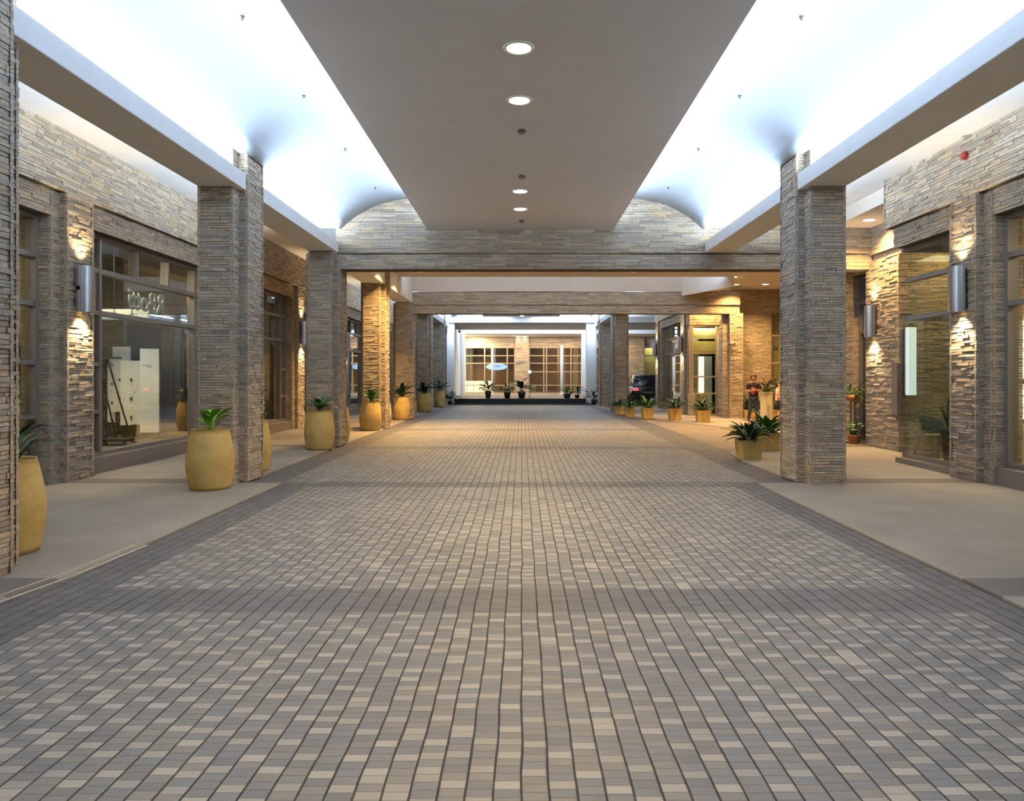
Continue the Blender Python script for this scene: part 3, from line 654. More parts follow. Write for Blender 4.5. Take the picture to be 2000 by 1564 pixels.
# script sign on the far pier
pts = []; mb = MB()
for k in range(60):
    t = k / 59; pts.append((-.42 + .84 * t + .05 * math.sin(t * 38), 0, .09 * math.sin(t * 31) * (1.0 - .3 * t)))
mb.tube(pts, .022, 6); e = mb.build('script_sign', 'steel', loc=(-.02, 56.68, 2.78)); tag(e, 'silver script lettering on the stone pier at the far end', 'sign')
for s in (-1, 1):
    e = empty('pier_spotlight', (s * .28, 56.45, 4.62)); tag(e, 'small ceiling spotlight at the far stone pier, %s of two' % nm[s], 'spotlight', 'far pier spotlights')
    MB().lathe([(.02, .18), (.02, .0), (.05, 0), (.08, -.14), (.08, -.16), (.001, -.16)], 14).build('spot_head', 'glow_warm', e); spot('spot_beam', (0, -.15, -.2), 120, WARM, 70, .8, (R(-14), 0, 0), e)
o = MB().tube([(3.05, 54.5, .3), (3.05, 54.5, 4.0)], .11, 12).build('light_pole', 'white_paint', smooth=True); tag(o, 'slim white upright pole in front of the right far window', 'pole')
MB().lathe([(.2, 0), (.2, .05), (.11, .06)], 14, c=(3.05, 54.5, .3)).build('base_flange', 'white_paint', o)
o = MB().tube([(-2.25, 54.5, .3), (-2.25, 54.5, 4.0)], .08, 12).build('light_pole', 'white_paint', smooth=True); tag(o, 'slim white upright pole in front of the left far window', 'pole')
MB().lathe([(.16, 0), (.16, .05), (.08, .06)], 14, c=(-2.25, 54.5, .3)).build('base_flange', 'white_paint', o)
# globe lamp near the far pier
e = MB().lathe([(.10 * math.sin(math.pi * k / 10) + .001, -.10 * math.cos(math.pi * k / 10)) for k in range(11)], 18).build('globe_lamp', 'glow_amber', smooth=True, loc=(.52, 46.5, 1.95)); tag(e, 'small glowing round lamp right of the tall plant at the far end', 'lamp')
MB().tube([(0, 0, -1.65), (0, 0, -.09)], .015, 8).lathe([(.14, -1.65), (.12, -1.62)], 14).build('lamp_stem', 'dark_metal', e)
# cameras
def dome(loc, label, nrm=(0, -1, 0), r=.13):
    e = MB().lathe([(.001, -r)] + [(r * math.sin(math.pi / 2 * k / 6), -r * math.cos(math.pi / 2 * k / 6)) for k in range(1, 7)] + [(r * 1.15, .02), (r * 1.15, .07), (.001, .07)], 18, cap=False).build('security_camera', 'steel', smooth=True, loc=loc); tag(e, label, 'camera')
    MB().box(-.03, .03, 0, .22, .02, .07).build('bracket', 'white_paint', e); return e
dome((8.13, 27.75, 2.88), 'round dome camera on the stone pier under the second cross beam')
e = MB().box(-.08, .08, -.22, .05, -.06, .06).build('security_camera', 'dark_metal', loc=(-4.1, 47.2, 4.6), bevel=.02); tag(e, 'dark box camera high up by the left white posts', 'camera'); MB().box(-.02, .02, -.02, .02, .05, .2).build('bracket', 'dark_metal', e)
e = MB().lathe([(.06, 0), (.06, .03), (.04, .06), (.001, .07)], 18).build('alarm_beacon', 'red_paint', smooth=True, loc=(6.93, 11.2, 5.10)); e.rotation_euler = (0, R(-90), 0); tag(e, 'small red alarm beacon high on the right stone wall', 'alarm')
MB().lathe([(.07, -.01), (.07, .01)], 18).build('mounting_plate', 'red_paint', e)
# narrow metal cabinet on the corner pier behind the glass
e = MB().box(8.00, 8.10, 15.28, 15.52, .83, 1.95).build('hose_cabinet', 'frame_metal', bevel=.01); tag(e, 'narrow grey metal cabinet with a red mark on the corner stone pier', 'cabinet')
MB().tube([(8.02, 15.272, 1.30), (8.06, 15.272, 1.38), (8.03, 15.272, 1.44), (8.07, 15.272, 1.52)], .012, 6).build('red_mark', 'red_paint', e)

# ------------------------------------------------------------------ barrel pots and plants
def foliage_mb(seed, n, L, W, base_r=.04, stems=True, up=(.5, 1.3), droop=(.15, .5)):
    rng = random.Random(seed); mb = MB()
    for k in range(n):
        az = rng.uniform(0, 2 * math.pi); rise = rng.uniform(*up); l = L * rng.uniform(.6, 1.1); st = l * rng.uniform(.2, .7) if stems else 0
        b = Vector((math.cos(az) * base_r * rng.random(), math.sin(az) * base_r * rng.random(), 0)); tip = b + Vector((math.cos(az) * st * math.cos(rise + .3), math.sin(az) * st * math.cos(rise + .3), st * math.sin(min(1.45, rise + .3))))
        if st > .02: mb.tube([b, (b + tip) / 2 + Vector((0, 0, .01)), tip], [.009, .007, .005], 5)
        mb.leaf(tip, az, l, W * rng.uniform(.7, 1.2), rise * .8, rng.uniform(*droop), fold=rng.uniform(.1, .35))
    return mb
def barrel_pot(x, y, label, seed, h=.86, r=.33):
    e = empty('barrel_planter', (x, y, PAV)); tag(e, label, 'planter', 'yellow barrel planters', 'thing')
    prof = []
    for k in range(17):
        t = k / 16; rr = r * (.775 + .225 * math.sin(math.pi * min(1, (t * .94 + .06)) ** .92)) if True else r; prof.append((rr, h * t))
    prof += [(r * .79, h + .004), (r * .74, h - .004), (r * .735, h - .09)]
    MB().lathe(prof, 48).build('pot', 'pot', e, True)
    MB().lathe([(.001, h - .05), (r * .74, h - .05)], 24, cap=False).build('soil', 'soil', e); return e
def plant(name, x, y, z, seed, n, L, W, mat, label, grp=None, **kw):
    o = foliage_mb(seed, n, L, W, **kw).build(name, mat, loc=(x, y, z), smooth=True); tag(o, label, 'plant', grp); return o
BP = [(-4.78, 6.62, 'tall yellow barrel planter at the left photo edge behind the nearest pillar'),
      (-4.52, 10.40, 'largest full yellow barrel planter, in front of the first free pillar on the left'), (-4.66, 12.36, 'yellow barrel planter half hidden behind the first free pillar on the left'),
      (-4.51, 15.98, 'yellow barrel planter in front of the pillar carrying the first cross beam'), (-4.62, 17.92, 'yellow barrel planter mostly hidden behind the pillar carrying the first cross beam'),
      (-4.56, 21.60, 'yellow barrel planter in front of the orange lit pillar'), (-4.62, 23.6, 'yellow barrel planter behind the orange lit pillar'),
      (-4.52, 27.0, 'yellow barrel planter in front of the pillar under the second cross beam'), (-4.62, 29.3, 'yellow barrel planter behind the pillar under the second cross beam'),
      (-4.42, 32.6, 'yellow barrel planter in front of the second last pillar on the left'), (-4.6, 34.9, 'yellow barrel planter behind the second last pillar on the left'),
      (-4.36, 37.9, 'farthest yellow barrel planter, in front of the last pillar on the left')]
for k, (x, y, l) in enumerate(BP): barrel_pot(x, y, l, k)
zt = PAV + .81
plant('potted_lily', -4.72, 6.62, zt, 1, 16, .42, .09, 'leaf_dark', 'dark leafy plant in the barrel planter at the left photo edge', 'barrel planter plants')
o = plant('potted_lily', -4.53, 10.40, zt, 6, 12, .36, .13, 'leaf_lime', 'lime green broad-leaved plant in the largest barrel planter', 'barrel planter plants', up=(.7, 1.4))
plant('potted_lily', -4.52, 12.36, zt, 3, 9, .40, .13, 'leaf_lime', 'green plant half hidden behind the first free pillar on the left', 'barrel planter plants', up=(.9, 1.4))
plant('potted_lily', -4.51, 15.98, zt, 9, 14, .42, .14, 'leaf', 'plant with one long leaf in the barrel planter by the first cross beam pillar', 'barrel planter plants', up=(.5, 1.4))
plant('potted_lily', -4.6, 17.92, zt, 5, 10, .34, .11, 'leaf_dark', 'plant mostly hidden behind the first cross beam pillar', 'barrel planter plants')
plant('potted_lily', -4.56, 21.60, zt, 21, 20, .42, .14, 'leaf', 'bushy green plant in the barrel planter by the orange lit pillar', 'barrel planter plants', up=(.7, 1.4))
plant('potted_lily', -4.6, 23.6, zt, 22, 8, .3, .10, 'leaf_dark', 'plant hidden behind the orange lit pillar', 'barrel planter plants')
plant('potted_lily', -4.52, 27.0, zt, 23, 34, .52, .13, 'leaf_dark', 'dark bushy plant in the barrel planter by the second cross beam pillar', 'barrel planter plants', up=(.5, 1.4))
plant('potted_lily', -4.42, 32.6, zt, 24, 36, .54, .13, 'leaf_dark', 'dark bushy plant in the barrel planter by the second last pillar on the left', 'barrel planter plants', up=(.5, 1.3))
plant('potted_lily', -4.36, 37.9, zt, 25, 26, .62, .13, 'leaf_dark', 'dark bushy plant in the farthest barrel planter', 'barrel planter plants', up=(.5, 1.4))

def square_planter(x, y, wd, h, label, rz=0.0):
    e = empty('square_planter', (x, y, PAV), rz); tag(e, label, 'planter', 'square yellow planters', 'thing')
    mb = MB(); a, b = wd / 2 * .86, wd / 2; vs = []
    for (q, z) in ((a, 0), (b, h), (b - .025, h), (b - .03, h - .06)): vs.append([(-q, -q, z), (q, -q, z), (q, q, z), (-q, q, z)])
    for r0, r1 in zip(vs[:-1], vs[1:]):
        for k in range(4): mb.quad(r0[k], r0[(k + 1) % 4], r1[(k + 1) % 4], r1[k])
    mb.quad(*reversed(vs[0])); mb.build('pot', 'pot', e); MB().box(-b + .03, b - .03, -b + .03, b - .03, h - .08, h - .04).build('soil', 'soil', e); return e
SQ = [(4.16, 30.7, .37, .35, 'square yellow planter farthest back on the right, left of the overlapping pair', 28, .40, 'leaf'),
      (4.33, 28.7, .37, .38, 'square yellow planter on the right overlapping the farthest one', 28, .45, 'leaf'),
      (4.85, 27.7, .42, .41, 'square yellow planter on the right below the dark car', 30, .42, 'leaf'),
      (5.70, 26.7, .45, .44, 'square yellow planter in front of the shaded far right facade', 34, .50, 'leaf_dark'),
      (6.47, 25.6, .48, .42, 'square yellow planter in front of the bright shop front', 34, .46, 'leaf_dark'),
      (4.48, 14.15, .42, .38, 'nearest square yellow planter on the right in front of the standing person', 42, .36, 'leaf_dark'),
      (5.38, 15.75, .46, .40, 'square yellow planter beside the large right pillar, behind the nearest one', 60, .42, 'leaf')]
for k, (x, y, wd, h, l, n, L, m) in enumerate(SQ):
    square_planter(x, y, wd, h, l, R([3, -2, 4, 2, -3, 5, 8][k]))
    plant('leafy_shrub', x, y, PAV + h - .05, 40 + k, n * 2, L, .075 if k < 5 else .085, m, 'leafy plant in the ' + l.replace(' on the right', '').replace('square yellow ', ''), 'square planter plants', base_r=.14, up=(.3, 1.35))
# plants on the black plinth
def black_pot(x, y, z, r, h, label, n, L, m, seed):
    e = empty('black_pot', (x, y, z)); tag(e, 'black round pot ' + label, 'pot', 'black pots on the plinth', 'thing')
    MB().lathe([(r * .66, 0), (r * .9, h * .7), (r, h), (r * .88, h), (r * .85, h - .05)], 20).build('pot', 'dark_metal', e, True)
    MB().lathe([(.001, h - .04), (r * .86, h - .04)], 16, cap=False).build('soil', 'soil', e)
    plant('broadleaf_plant', x, y, z + h - .05, seed, n, L, .17 * L / .6, m, 'plant in the black pot ' + label, 'plinth plants', base_r=.06, up=(.3, 1.35))
black_pot(-2.0, 42.7, .36, .20, .42, 'on the plinth in front of the bright counter', 22, .62, 'leaf_dark', 61)
black_pot(-.86, 42.7, .36, .22, .38, 'on the plinth left of the far stone pier', 18, .50, 'leaf', 62)
black_pot(0.0, 42.7, .36, .25, .40, 'on the plinth at the far stone pier', 22, .85, 'leaf_dark', 63)
black_pot(2.70, 42.7, .36, .24, .26, 'on the plinth at the right far window', 26, .45, 'leaf_lime', 64)
black_pot(-4.12, 41.2, PAV, .16, .22, 'on the ground by the left end post', 26, .60, 'leaf_dark', 65)
black_pot(4.15, 41.2, PAV, .18, .30, 'on the ground by the right end post', 18, .55, 'leaf_dark', 66)
black_pot(3.3, 42.7, .36, .16, .20, 'at the right end of the plinth with arching leaves', 12, .50, 'leaf_dark', 67)

# ------------------------------------------------------------------ display shop on the left (behind the big window)
fl = .28
def board(x0, x1, y, z0, z1, label, lines=False):
    e = MB().box(x0, x1, y, y + .05, z0, z1).build('display_board', 'board_white', bevel=.004); tag(e, label, 'display board', 'white display boards')
    mb = MB(); mb.box(x0 + .04, x0 + .07, y + .05, y + .08, fl, z1 - .2).box(x1 - .07, x1 - .04, y + .05, y + .08, fl, z1 - .2).box(x0 + .02, x0 + .09, y - .1, y + .25, fl, fl + .02).box(x1 - .09, x1 - .02, y - .1, y + .25, fl, fl + .02)
    mb.build('stand', 'dark_metal', e)
    if lines:
        zz = z1 - .37; MB().box(x0 + .06, x0 + .26, y - .003, y, zz, zz + .012).box(x0 + .14, x0 + .26, y - .003, y, zz - .04, zz - .028).build('printed_text', 'sign_dark', e)
    else:
        for q in range(4): MB().box(x0 - .025, x0 + .02, y - .02, y + .02, z1 - .45 - .42 * q, z1 - .39 - .42 * q).build('hook', 'steel', e)
board(-8.39, -7.97, 15.75, .42, 2.26, 'tallest white display board with small printed lines, rightmost behind the left window', True)
board(-8.68, -8.40, 15.95, .58, 2.00, 'narrow white display board just left of the tallest one'); board(-8.95, -8.69, 15.97, .56, 2.00, 'second narrow white display board, middle of the window group')
board(-9.25, -8.85, 16.2, .85, 2.32, 'white display board behind the middle pair, topping them'); board(-9.50, -9.22, 16.35, .60, 2.05, 'leftmost white display board beside the step ladder')
e = empty('step_ladder', (-8.42, 14.35, fl)); tag(e, 'dark metal step ladder behind the left shop window', 'ladder')
for sx in (-.16, .16):
    MB().tube([(sx - .06, 0, 0), (sx * .6 - .06, .12, 1.72)], .022, 6).build('rail', 'dark_metal', e); MB().tube([(sx + .05, .75, 0), (sx * .6 - .06, .16, 1.72)], .018, 6).build('rear_leg', 'dark_metal', e)
for q in range(6):
    t = (q + .6) / 6.2; MB().box(-.06 - .16 * (1 - .4 * t), -.06 + .16 * (1 - .4 * t), .12 * t - .03, .12 * t + .06, 1.72 * t, 1.72 * t + .03).build('step', 'dark_metal', e)
MB().box(-.20, .30, 0, .2, 1.72, 1.76).build('top_tray', 'steel', e)
e = empty('trolley', (-8.15, 14.3, fl)); tag(e, 'low dark wheeled trolley at the foot of the ladder', 'trolley')
MB().box(-.35, .35, -.2, .3, .08, .13).build('deck', 'dark_metal', e)
for a in (-.3, .3):
    for b in (-.15, .25): MB().lathe([(.001, -.015), (.04, -.015), (.04, .015), (.001, .015)], 12, c=(a, b, .04)).build('wheel', 'tyre', e)
for x, y, l in ((-8.6, 13.6, 'brightest'), (-8.3, 14.6, 'smaller'), (-8.1, 14.9, 'smallest')):
    e = empty('shop_spotlight', (x, y, 2.98 if l == 'brightest' else 2.85)); tag(e, '%s ceiling spotlight seen through the left display window' % l, 'spotlight', 'display shop spotlights')
    r_ = .07 if l == 'brightest' else .035
    MB().lathe([(r_, 0), (r_ * 1.1, .1), (.001, .12)], 14).build('spot_head', 'steel', e); MB().lathe([(.001, -.004), (r_ * .9, -.004)], 14, cap=False).build('lens', 'glow_cool', e); MB().tube([(0, 0, .1), (0, 0, 4.3 - 2.98 + (0 if l == 'brightest' else .13))], .01, 6).build('drop_rod', 'dark_metal', e)
    spot('spot_beam', (0, 0, -.02), 7, (.8, .95, 1), 110, .6, (0, 0, 0), e)
o = MB().box(-9.4, -7.8, 15.0, 15.4, 2.86, 3.06).build('lit_bulkhead', 'interior_aqua', bevel=.03); tag(o, 'pale curved light box hanging above the display boards', 'light box')
area('interior_lamp', (-8.6, 14.9, 2.7), 1.2, .1, 6, COOL, (R(60), 0, 0))
# sign lettering seen from behind on the left display window
cu = bpy.data.curves.new('shop_lettering', 'FONT'); cu.body = 'RBotti'; cu.size = .56; cu.extrude = .012; cu.space_character = .95; cu.offset = .008
tmp = bpy.data.objects.new('lettering_curve', cu); C.objects.link(tmp); bpy.context.view_layer.update()
me = bpy.data.meshes.new_from_object(tmp.evaluated_get(bpy.context.evaluated_depsgraph_get())); bpy.data.objects.remove(tmp)
me.materials.clear(); me.materials.append(M['letter_grey']); o = bpy.data.objects.new('shop_lettering', me); C.objects.link(o)
o.matrix_world = Matrix(((0, 0, -1, -7.37), (-1, 0, 0, 14.80), (0, 1, 0, 2.93), (0, 0, 0, 1))); tag(o, 'grey shop lettering seen in reverse on the left display window', 'sign')
# shop beyond the left photo edge: cream desk with a dark frame
e = MB().box(-9.6, -7.75, 9.95, 10.5, fl, 1.28).build('service_desk', 'interior_cream', bevel=.02); tag(e, 'cream service desk behind the leftmost window', 'desk')
MB().box(-9.65, -7.7, 9.9, 10.55, 1.28, 1.33).build('desk_top', 'board_white', e)
e = empty('wall_poster', (-8.2, 10.98, 1.95)); tag(e, 'dark framed picture on the wall behind the cream desk', 'picture')
MB().box(-.45, .45, -.03, 0, -.45, .45).build('picture_frame', 'wood_brown', e); MB().box(-.38, .38, -.035, -.03, -.38, .38).build('picture', 'interior_aqua', e)
# dim reflections' sources: blurred shelves in further shops
for k, (y, m, l) in enumerate(((21.2, 'interior_aqua', 'pale shelf unit in the shop behind the narrow left window'), (27.0, 'interior_cream', 'cream shelf unit in the left shop beyond the first cross beam'))):
    e = empty('shelf_unit', (-8.4, y, fl)); tag(e, l, 'shelf', 'shop shelf units')
    for q in range(5): MB().box(-.7, .7, -.18, .18, .3 + .5 * q, .34 + .5 * q).build('shelf', m, e)
    for a in (-.72, .70): MB().box(a, a + .03, -.18, .18, 0, 2.5).build('side_panel', m, e)
# right near shop: poster, shelves
e = empty('wall_poster', (8.05, 11.12, 3.15)); tag(e, 'orange and blue poster high in the right edge shop', 'poster')
MB().box(-.55, .9, -.03, 0, -.55, .75).build('poster_sheet', 'orange_print', e); MB().box(-.5, .4, -.035, -.03, -.15, .35).build('printed_block', 'blue_print', e)
e = MB().box(7.6, 9.2, 10.95, 11.15, 1.62, 2.5).build('light_box', 'lit_panel', bevel=.01); tag(e, 'glowing cream light box in the right edge shop', 'light box'); MB().box(7.58, 9.22, 10.93, 10.95, 1.54, 1.60).build('lower_rail', 'wood_brown', e)
e = MB().box(7.6, 9.2, 10.9, 11.15, 1.0, 1.45).build('light_box', 'lit_panel', bevel=.01); tag(e, 'lower small glowing white light box in the right edge shop', 'light box'); MB().box(7.58, 9.22, 10.88, 10.9, .94, .99).build('lower_rail', 'wood_brown', e)
# chair, spiky plant and glowing stand-in for a reflection in the glass corner
def chair(x, y, z, rz):
    e = empty('tub_chair', (x, y, z), rz); tag(e, 'grey moulded chair standing inside the right glass corner', 'chair')
    MB().box(-.24, .24, -.22, .22, .44, .49).build('seat', 'chair_grey', e, bevel=.015)
    mb = MB(); n = 12; prev = None
    for k in range(n + 1):
        a = math.pi * k / n; p = (.25 * math.cos(a), .05 + .2 * math.sin(a)); zt_ = .70 + .12 * math.sin(a)
        if prev:
            (pa, pb, pz) = prev
            for f_ in (0, .03):
                q0 = (pa * (1 - f_ * 3), pb * (1 - f_), .47); q1 = (p[0] * (1 - f_ * 3), p[1] * (1 - f_), .47)
                mb.quad(q0, q1, (q1[0] * 1.04, q1[1] * 1.04, zt_), (q0[0] * 1.04, q0[1] * 1.04, pz))
        prev = (p[0], p[1], zt_)
    mb.build('backrest', 'chair_grey', e, True)
    for a in (-1, 1):
        for b in (-1, 1): MB().tube([(a * .20, b * .18, .45), (a * .23, b * .22, .22), (a * .27, b * .26, 0)], [.03, .022, .014], 8).build('leg', 'chair_grey', e, True)
chair(7.62, 13.20, .10, R(20))
e = empty('plant_stand', (7.62, 12.74, .10)); tag(e, 'tall dark pot behind the grey chair in the glass corner', 'pot'); MB().lathe([(.10, 0), (.15, .5), (.17, .62), (.14, .62), (.13, .56)], 20).build('pot', 'dark_metal', e, True)
MB().lathe([(.001, .58), (.135, .58)], 16, cap=False).build('soil', 'soil', e)
mb = MB()
for az, rise, L in ((3.3, 1.15, .55), (2.9, 1.3, .62), (3.6, 1.05, .42), (0.4, 1.45, .75), (5, 1.4, .8), (1.3, 1.35, .7), (4.2, 1.3, .5)): mb.leaf((0, 0, 0), az, L, .075, rise, .06, fold=.4)
tag(mb.build('snake_plant', 'leaf_dark', loc=(7.62, 12.74, .66), smooth=True), 'dark spiky plant rising behind the grey chair in the glass corner', 'plant')
e = MB().box(8.22, 8.42, 15.28, 15.36, 1.25, 2.70).build('wall_lamp', 'reflection_glow', bevel=.01); tag(e, 'tall pale bluish glowing panel in place of a reflection, on the stone wall behind the glass corner', 'lamp'); MB().box(8.20, 8.44, 15.34, 15.39, 1.23, 2.72).build('backing', 'steel', e)

# ------------------------------------------------------------------ plants and pedestal by the entrance
e = empty('flower_pedestal', (8.50, 24.9, PAV)); tag(e, 'cream square pedestal carrying the flower arrangement by the entrance', 'pedestal')
MB().box(-.16, .16, -.16, .16, 0, 1.05).build('column', 'interior_cream', e, bevel=.01); MB().box(-.19, .19, -.19, .19, 1.05, 1.09).build('cap_moulding', 'interior_cream', e); MB().box(-.19, .19, -.19, .19, 0, .06).build('foot_moulding', 'interior_cream', e)
mb = foliage_mb(81, 40, .42, .09, base_r=.1, up=(.1, 1.4)); o = mb.build('flower_arrangement', 'leaf_dark', loc=(8.50, 24.9, PAV + 1.09), smooth=True); tag(o, 'large arrangement of orange and red flowers on the pedestal', 'flowers')
rng = random.Random(5)
for mname, n_ in (('petal_orange', 9), ('petal_red', 7)):
    for k in range(n_):
        a = rng.uniform(0, 6.28); rr = rng.uniform(.02, .2); mb = MB(); c = (rr * math.cos(a), rr * math.sin(a) - .08, rng.uniform(.15, .5))
        for q in range(6): mb.leaf(c, q * 1.05, .09, .05, .7, .3, seg=3)
        mb.build('blossom', mname, o)
e = MB().box(8.68, 9.9, 27.9, 28.5, 0, .32).build('long_planter', 'pot', loc=(0, 0, PAV), bevel=.015); tag(e, 'low long yellow planter box against the warm stone wall', 'planter'); MB().box(8.72, 9.86, 27.95, 28.45, .3, .325).build('soil', 'soil', e)
mb = MB(); rng = random.Random(83)
for k in range(9):
    f_ = foliage_mb(100 + k, 14, .55, .06, base_r=.08, up=(.5, 1.35)); n = len(mb.v); ox = 8.8 + k * .12; oy = 28.2 + rng.uniform(-.1, .1)
    mb.v += [(a + ox, b + oy, c + PAV + .31) for a, b, c in f_.v]; mb.f += [tuple(n + q for q in ff) for ff in f_.f]; mb.mi += f_.mi
tag(mb.build('hedge_planting', 'leaf_dark', smooth=True), 'row of thin-leaved plants in the long planter behind the standing person', 'plants', kind='stuff')
def terracotta(x, y, z, r, h, label):
    e = empty('terracotta_pot', (x, y, z)); tag(e, label, 'pot', 'terracotta pots'); MB().lathe([(r * .7, 0), (r * .95, h * .8), (r * 1.05, h * .8), (r * 1.05, h), (r * .9, h), (r * .88, h - .04)], 20).build('pot', 'terracotta', e, True)
    MB().lathe([(.001, h - .03), (r * .9, h - .03)], 16, cap=False).build('soil', 'soil', e); return e
terracotta(8.02, 17.3, PAV, .15, .22, 'terracotta pot on the ground by the right entrance window')
plant('flowering_plant', 8.02, 17.3, PAV + .19, 84, 26, .34, .07, 'leaf', 'green plant in the terracotta pot on the ground', None, base_r=.08, up=(.5, 1.4))
mb = MB(); rng = random.Random(9)
for k in range(9):
    c = (rng.uniform(-.12, .12), rng.uniform(-.2, -.06), rng.uniform(.12, .34))
    for q in range(5): mb.leaf(c, q * 1.26, .075, .045, .4, .2, seg=3)
tag(mb.build('white_blossoms', 'petal_white', loc=(8.02, 17.3, PAV + .19)), 'white blossoms on the plant in the ground pot', 'flowers')
e = empty('plant_stand', (8.06, 17.55, PAV)); tag(e, 'slim stand with a hanging bowl of greenery by the entrance window', 'stand'); MB().tube([(0, 0, 0), (0, 0, 1.02)], .018, 8).lathe([(.14, 0), (.14, .02), (.02, .03)], 16).build('post', 'dark_metal', e)
MB().lathe([(.04, 1.02), (.13, 1.08), (.16, 1.18), (.14, 1.18), (.13, 1.12)], 18).build('bowl', 'terracotta', e, True)
plant('trailing_plant', 8.06, 17.55, PAV + 1.14, 86, 26, .32, .07, 'leaf', 'green plant in the bowl on the slim stand', None, base_r=.08, up=(.0, 1.3))
plant('broadleaf_plant', 8.9, 26.2, PAV, 87, 24, .8, .14, 'leaf_dark', 'dark shrub behind the legs of the standing person', None, base_r=.1, up=(.5, 1.35))

# ------------------------------------------------------------------ people
def skin(name, mat, verts, edges, rad, parent, root=0, sub=2):
    me = bpy.data.meshes.new(name); me.from_pydata(verts, edges, []); o = bpy.data.objects.new(name, me); C.objects.link(o); me.materials.append(M[mat])
    sk = o.modifiers.new('skin', 'SKIN'); sk.use_smooth_shade = True; sk.branch_smoothing = .3
    for k, r_ in enumerate(rad):
        d = me.skin_vertices[0].data[k]; d.radius = r_ if hasattr(r_, '__len__') else (r_, r_); d.use_root = (k == root)
    su = o.modifiers.new('sub', 'SUBSURF'); su.levels = 1; su.render_levels = sub
    o.parent = parent; return o
def person(loc, rz, height, label, top, print_, bottom, skinm, arms='crossed', skirt=False):
    k = height / 1.70; e = empty('person', loc, rz); e.scale = (k, k, k); tag(e, label, 'person')
    # facing -y; z up
    if arms == 'crossed': hL = [(.17, 0, 1.40), (.245, -.02, 1.14), (.06, -.25, 1.20), (-.03, -.26, 1.23)]; hR = [(-.17, 0, 1.40), (-.25, -.02, 1.14), (-.07, -.27, 1.16), (.03, -.28, 1.20)]
    else: hL = [(.15, 0, 1.40), (.21, 0, 1.12), (.20, -.08, .88), (.19, -.10, .80)]; hR = [(-.15, 0, 1.40), (-.22, -.03, 1.14), (-.12, -.22, 1.06), (-.06, -.25, 1.08)]
    V = [(0, 0, .95), (0, 0, 1.12), (0, .01, 1.30), (0, .01, 1.43), (0, .0, 1.50), (0, -.012, 1.55), (0, -.010, 1.63), (0, -.002, 1.70),
         (.09, 0, .88), (.11, -.02, .50), (.12, .02, .10), (.12, -.10, .035), (-.09, 0, .88), (-.12, -.03, .50), (-.17, .01, .10), (-.19, -.10, .035)]
    E = [(0, 1), (1, 2), (2, 3), (3, 4), (4, 5), (5, 6), (6, 7), (0, 8), (8, 9), (9, 10), (10, 11), (0, 12), (12, 13), (13, 14), (14, 15)]
    Rr = [(.14, .10), (.125, .09), (.145, .10), (.10, .07), .054, (.066, .082), (.078, .096), (.050, .060), .085, .058, .036, .03, .085, .058, .036, .03]
    for arm in (hL, hR):
        b = len(V); V += arm; E += [(3, b), (b, b + 1), (b + 1, b + 2), (b + 2, b + 3)]; Rr += [.052, .040, .027, (.036, .018)]
        d = Vector(arm[3]) - Vector(arm[2]); d.normalize(); up = Vector((0, 0, 1)); sidev = up
        for q in range(4):
            V.append(tuple(Vector(arm[3]) + d * (.05 + .01 * (q in (1, 2))) + sidev * (.025 - .017 * q) + Vector((0, .012, 0)))); E.append((b + 3, len(V) - 1)); Rr.append(.0085)
        V.append(tuple(Vector(arm[3]) + d * .015 + sidev * .05)); E.append((b + 3, len(V) - 1)); Rr.append(.0095)
    skin('body', skinm, V, E, Rr, e)
    # shirt shell: torso and short sleeves
    sv = [(0, 0, .86), (0, 0, 1.10), (0, .01, 1.30), (0, .01, 1.43), (0, .005, 1.47)]; se = [(0, 1), (1, 2), (2, 3), (3, 4)]; sr = [(.168, .128), (.150, .112), (.165, .118), (.122, .090), .065]
    for arm in (hL, hR):
        b = len(sv); m = Vector(arm[0]).lerp(Vector(arm[1]), .75); sv += [arm[0], tuple(m)]; se += [(3, b), (b, b + 1)]; sr += [.068, .062]
    sh = skin('shirt', top, sv, se, sr, e)
    if print_:
        mb = MB(); pts = [(-.08, 1.08), (-.01, 1.03), (.04, 1.08), (.06, 1.18), (.03, 1.28), (-.05, 1.31), (-.09, 1.22)]
        n = len(mb.v); mb.v += [(a, -.128, b) for a, b in pts] + [(a, -.118, b) for a, b in pts]; m_ = len(pts); mb.f.append(tuple(range(n, n + m_))); mb.mi.append(0)
        for q in range(m_): mb.f.append((n + q, n + (q + 1) % m_, n + m_ + (q + 1) % m_, n + m_ + q)); mb.mi.append(0)
        mb.build('shirt_print', print_, sh)
    if skirt:
        MB().lathe([(.14, .98), (.17, .85), (.20, .62), (.19, .62), (.16, .85)], 24).build('skirt', bottom, e, True)
    else:
        skin('trousers', bottom, [(0, 0, 1.04), (.09, 0, .84), (.11, -.02, .50), (.12, .02, .13), (-.09, 0, .84), (-.12, -.03, .50), (-.17, .01, .13)], [(0, 1), (1, 2), (2, 3), (0, 4), (4, 5), (5, 6)], [(.158, .115), .100, .072, .055, .100, .070, .055], e)
    mb = MB(); ns, nr = 20, 12; cx_, cy_, cz_ = 0, .006, 1.622
    for a in range(nr + 1):
        for b in range(ns):
            th = math.pi * a / nr; ph = 2 * math.pi * b / ns; mb.v.append((cx_ + .086 * math.sin(th) * math.cos(ph), cy_ + .104 * math.sin(th) * math.sin(ph), cz_ + .112 * math.cos(th)))
    for a in range(nr):
        for b in range(ns):
            q = (a * ns + b, a * ns + (b + 1) % ns, (a + 1) * ns + (b + 1) % ns, (a + 1) * ns + b); c_ = sum((Vector(mb.v[k_]) for k_ in q), Vector()) / 4
            if c_.z > 1.672 - .0 * c_.y or c_.y > .012 and c_.z > 1.53: mb.f.append(q); mb.mi.append(0)
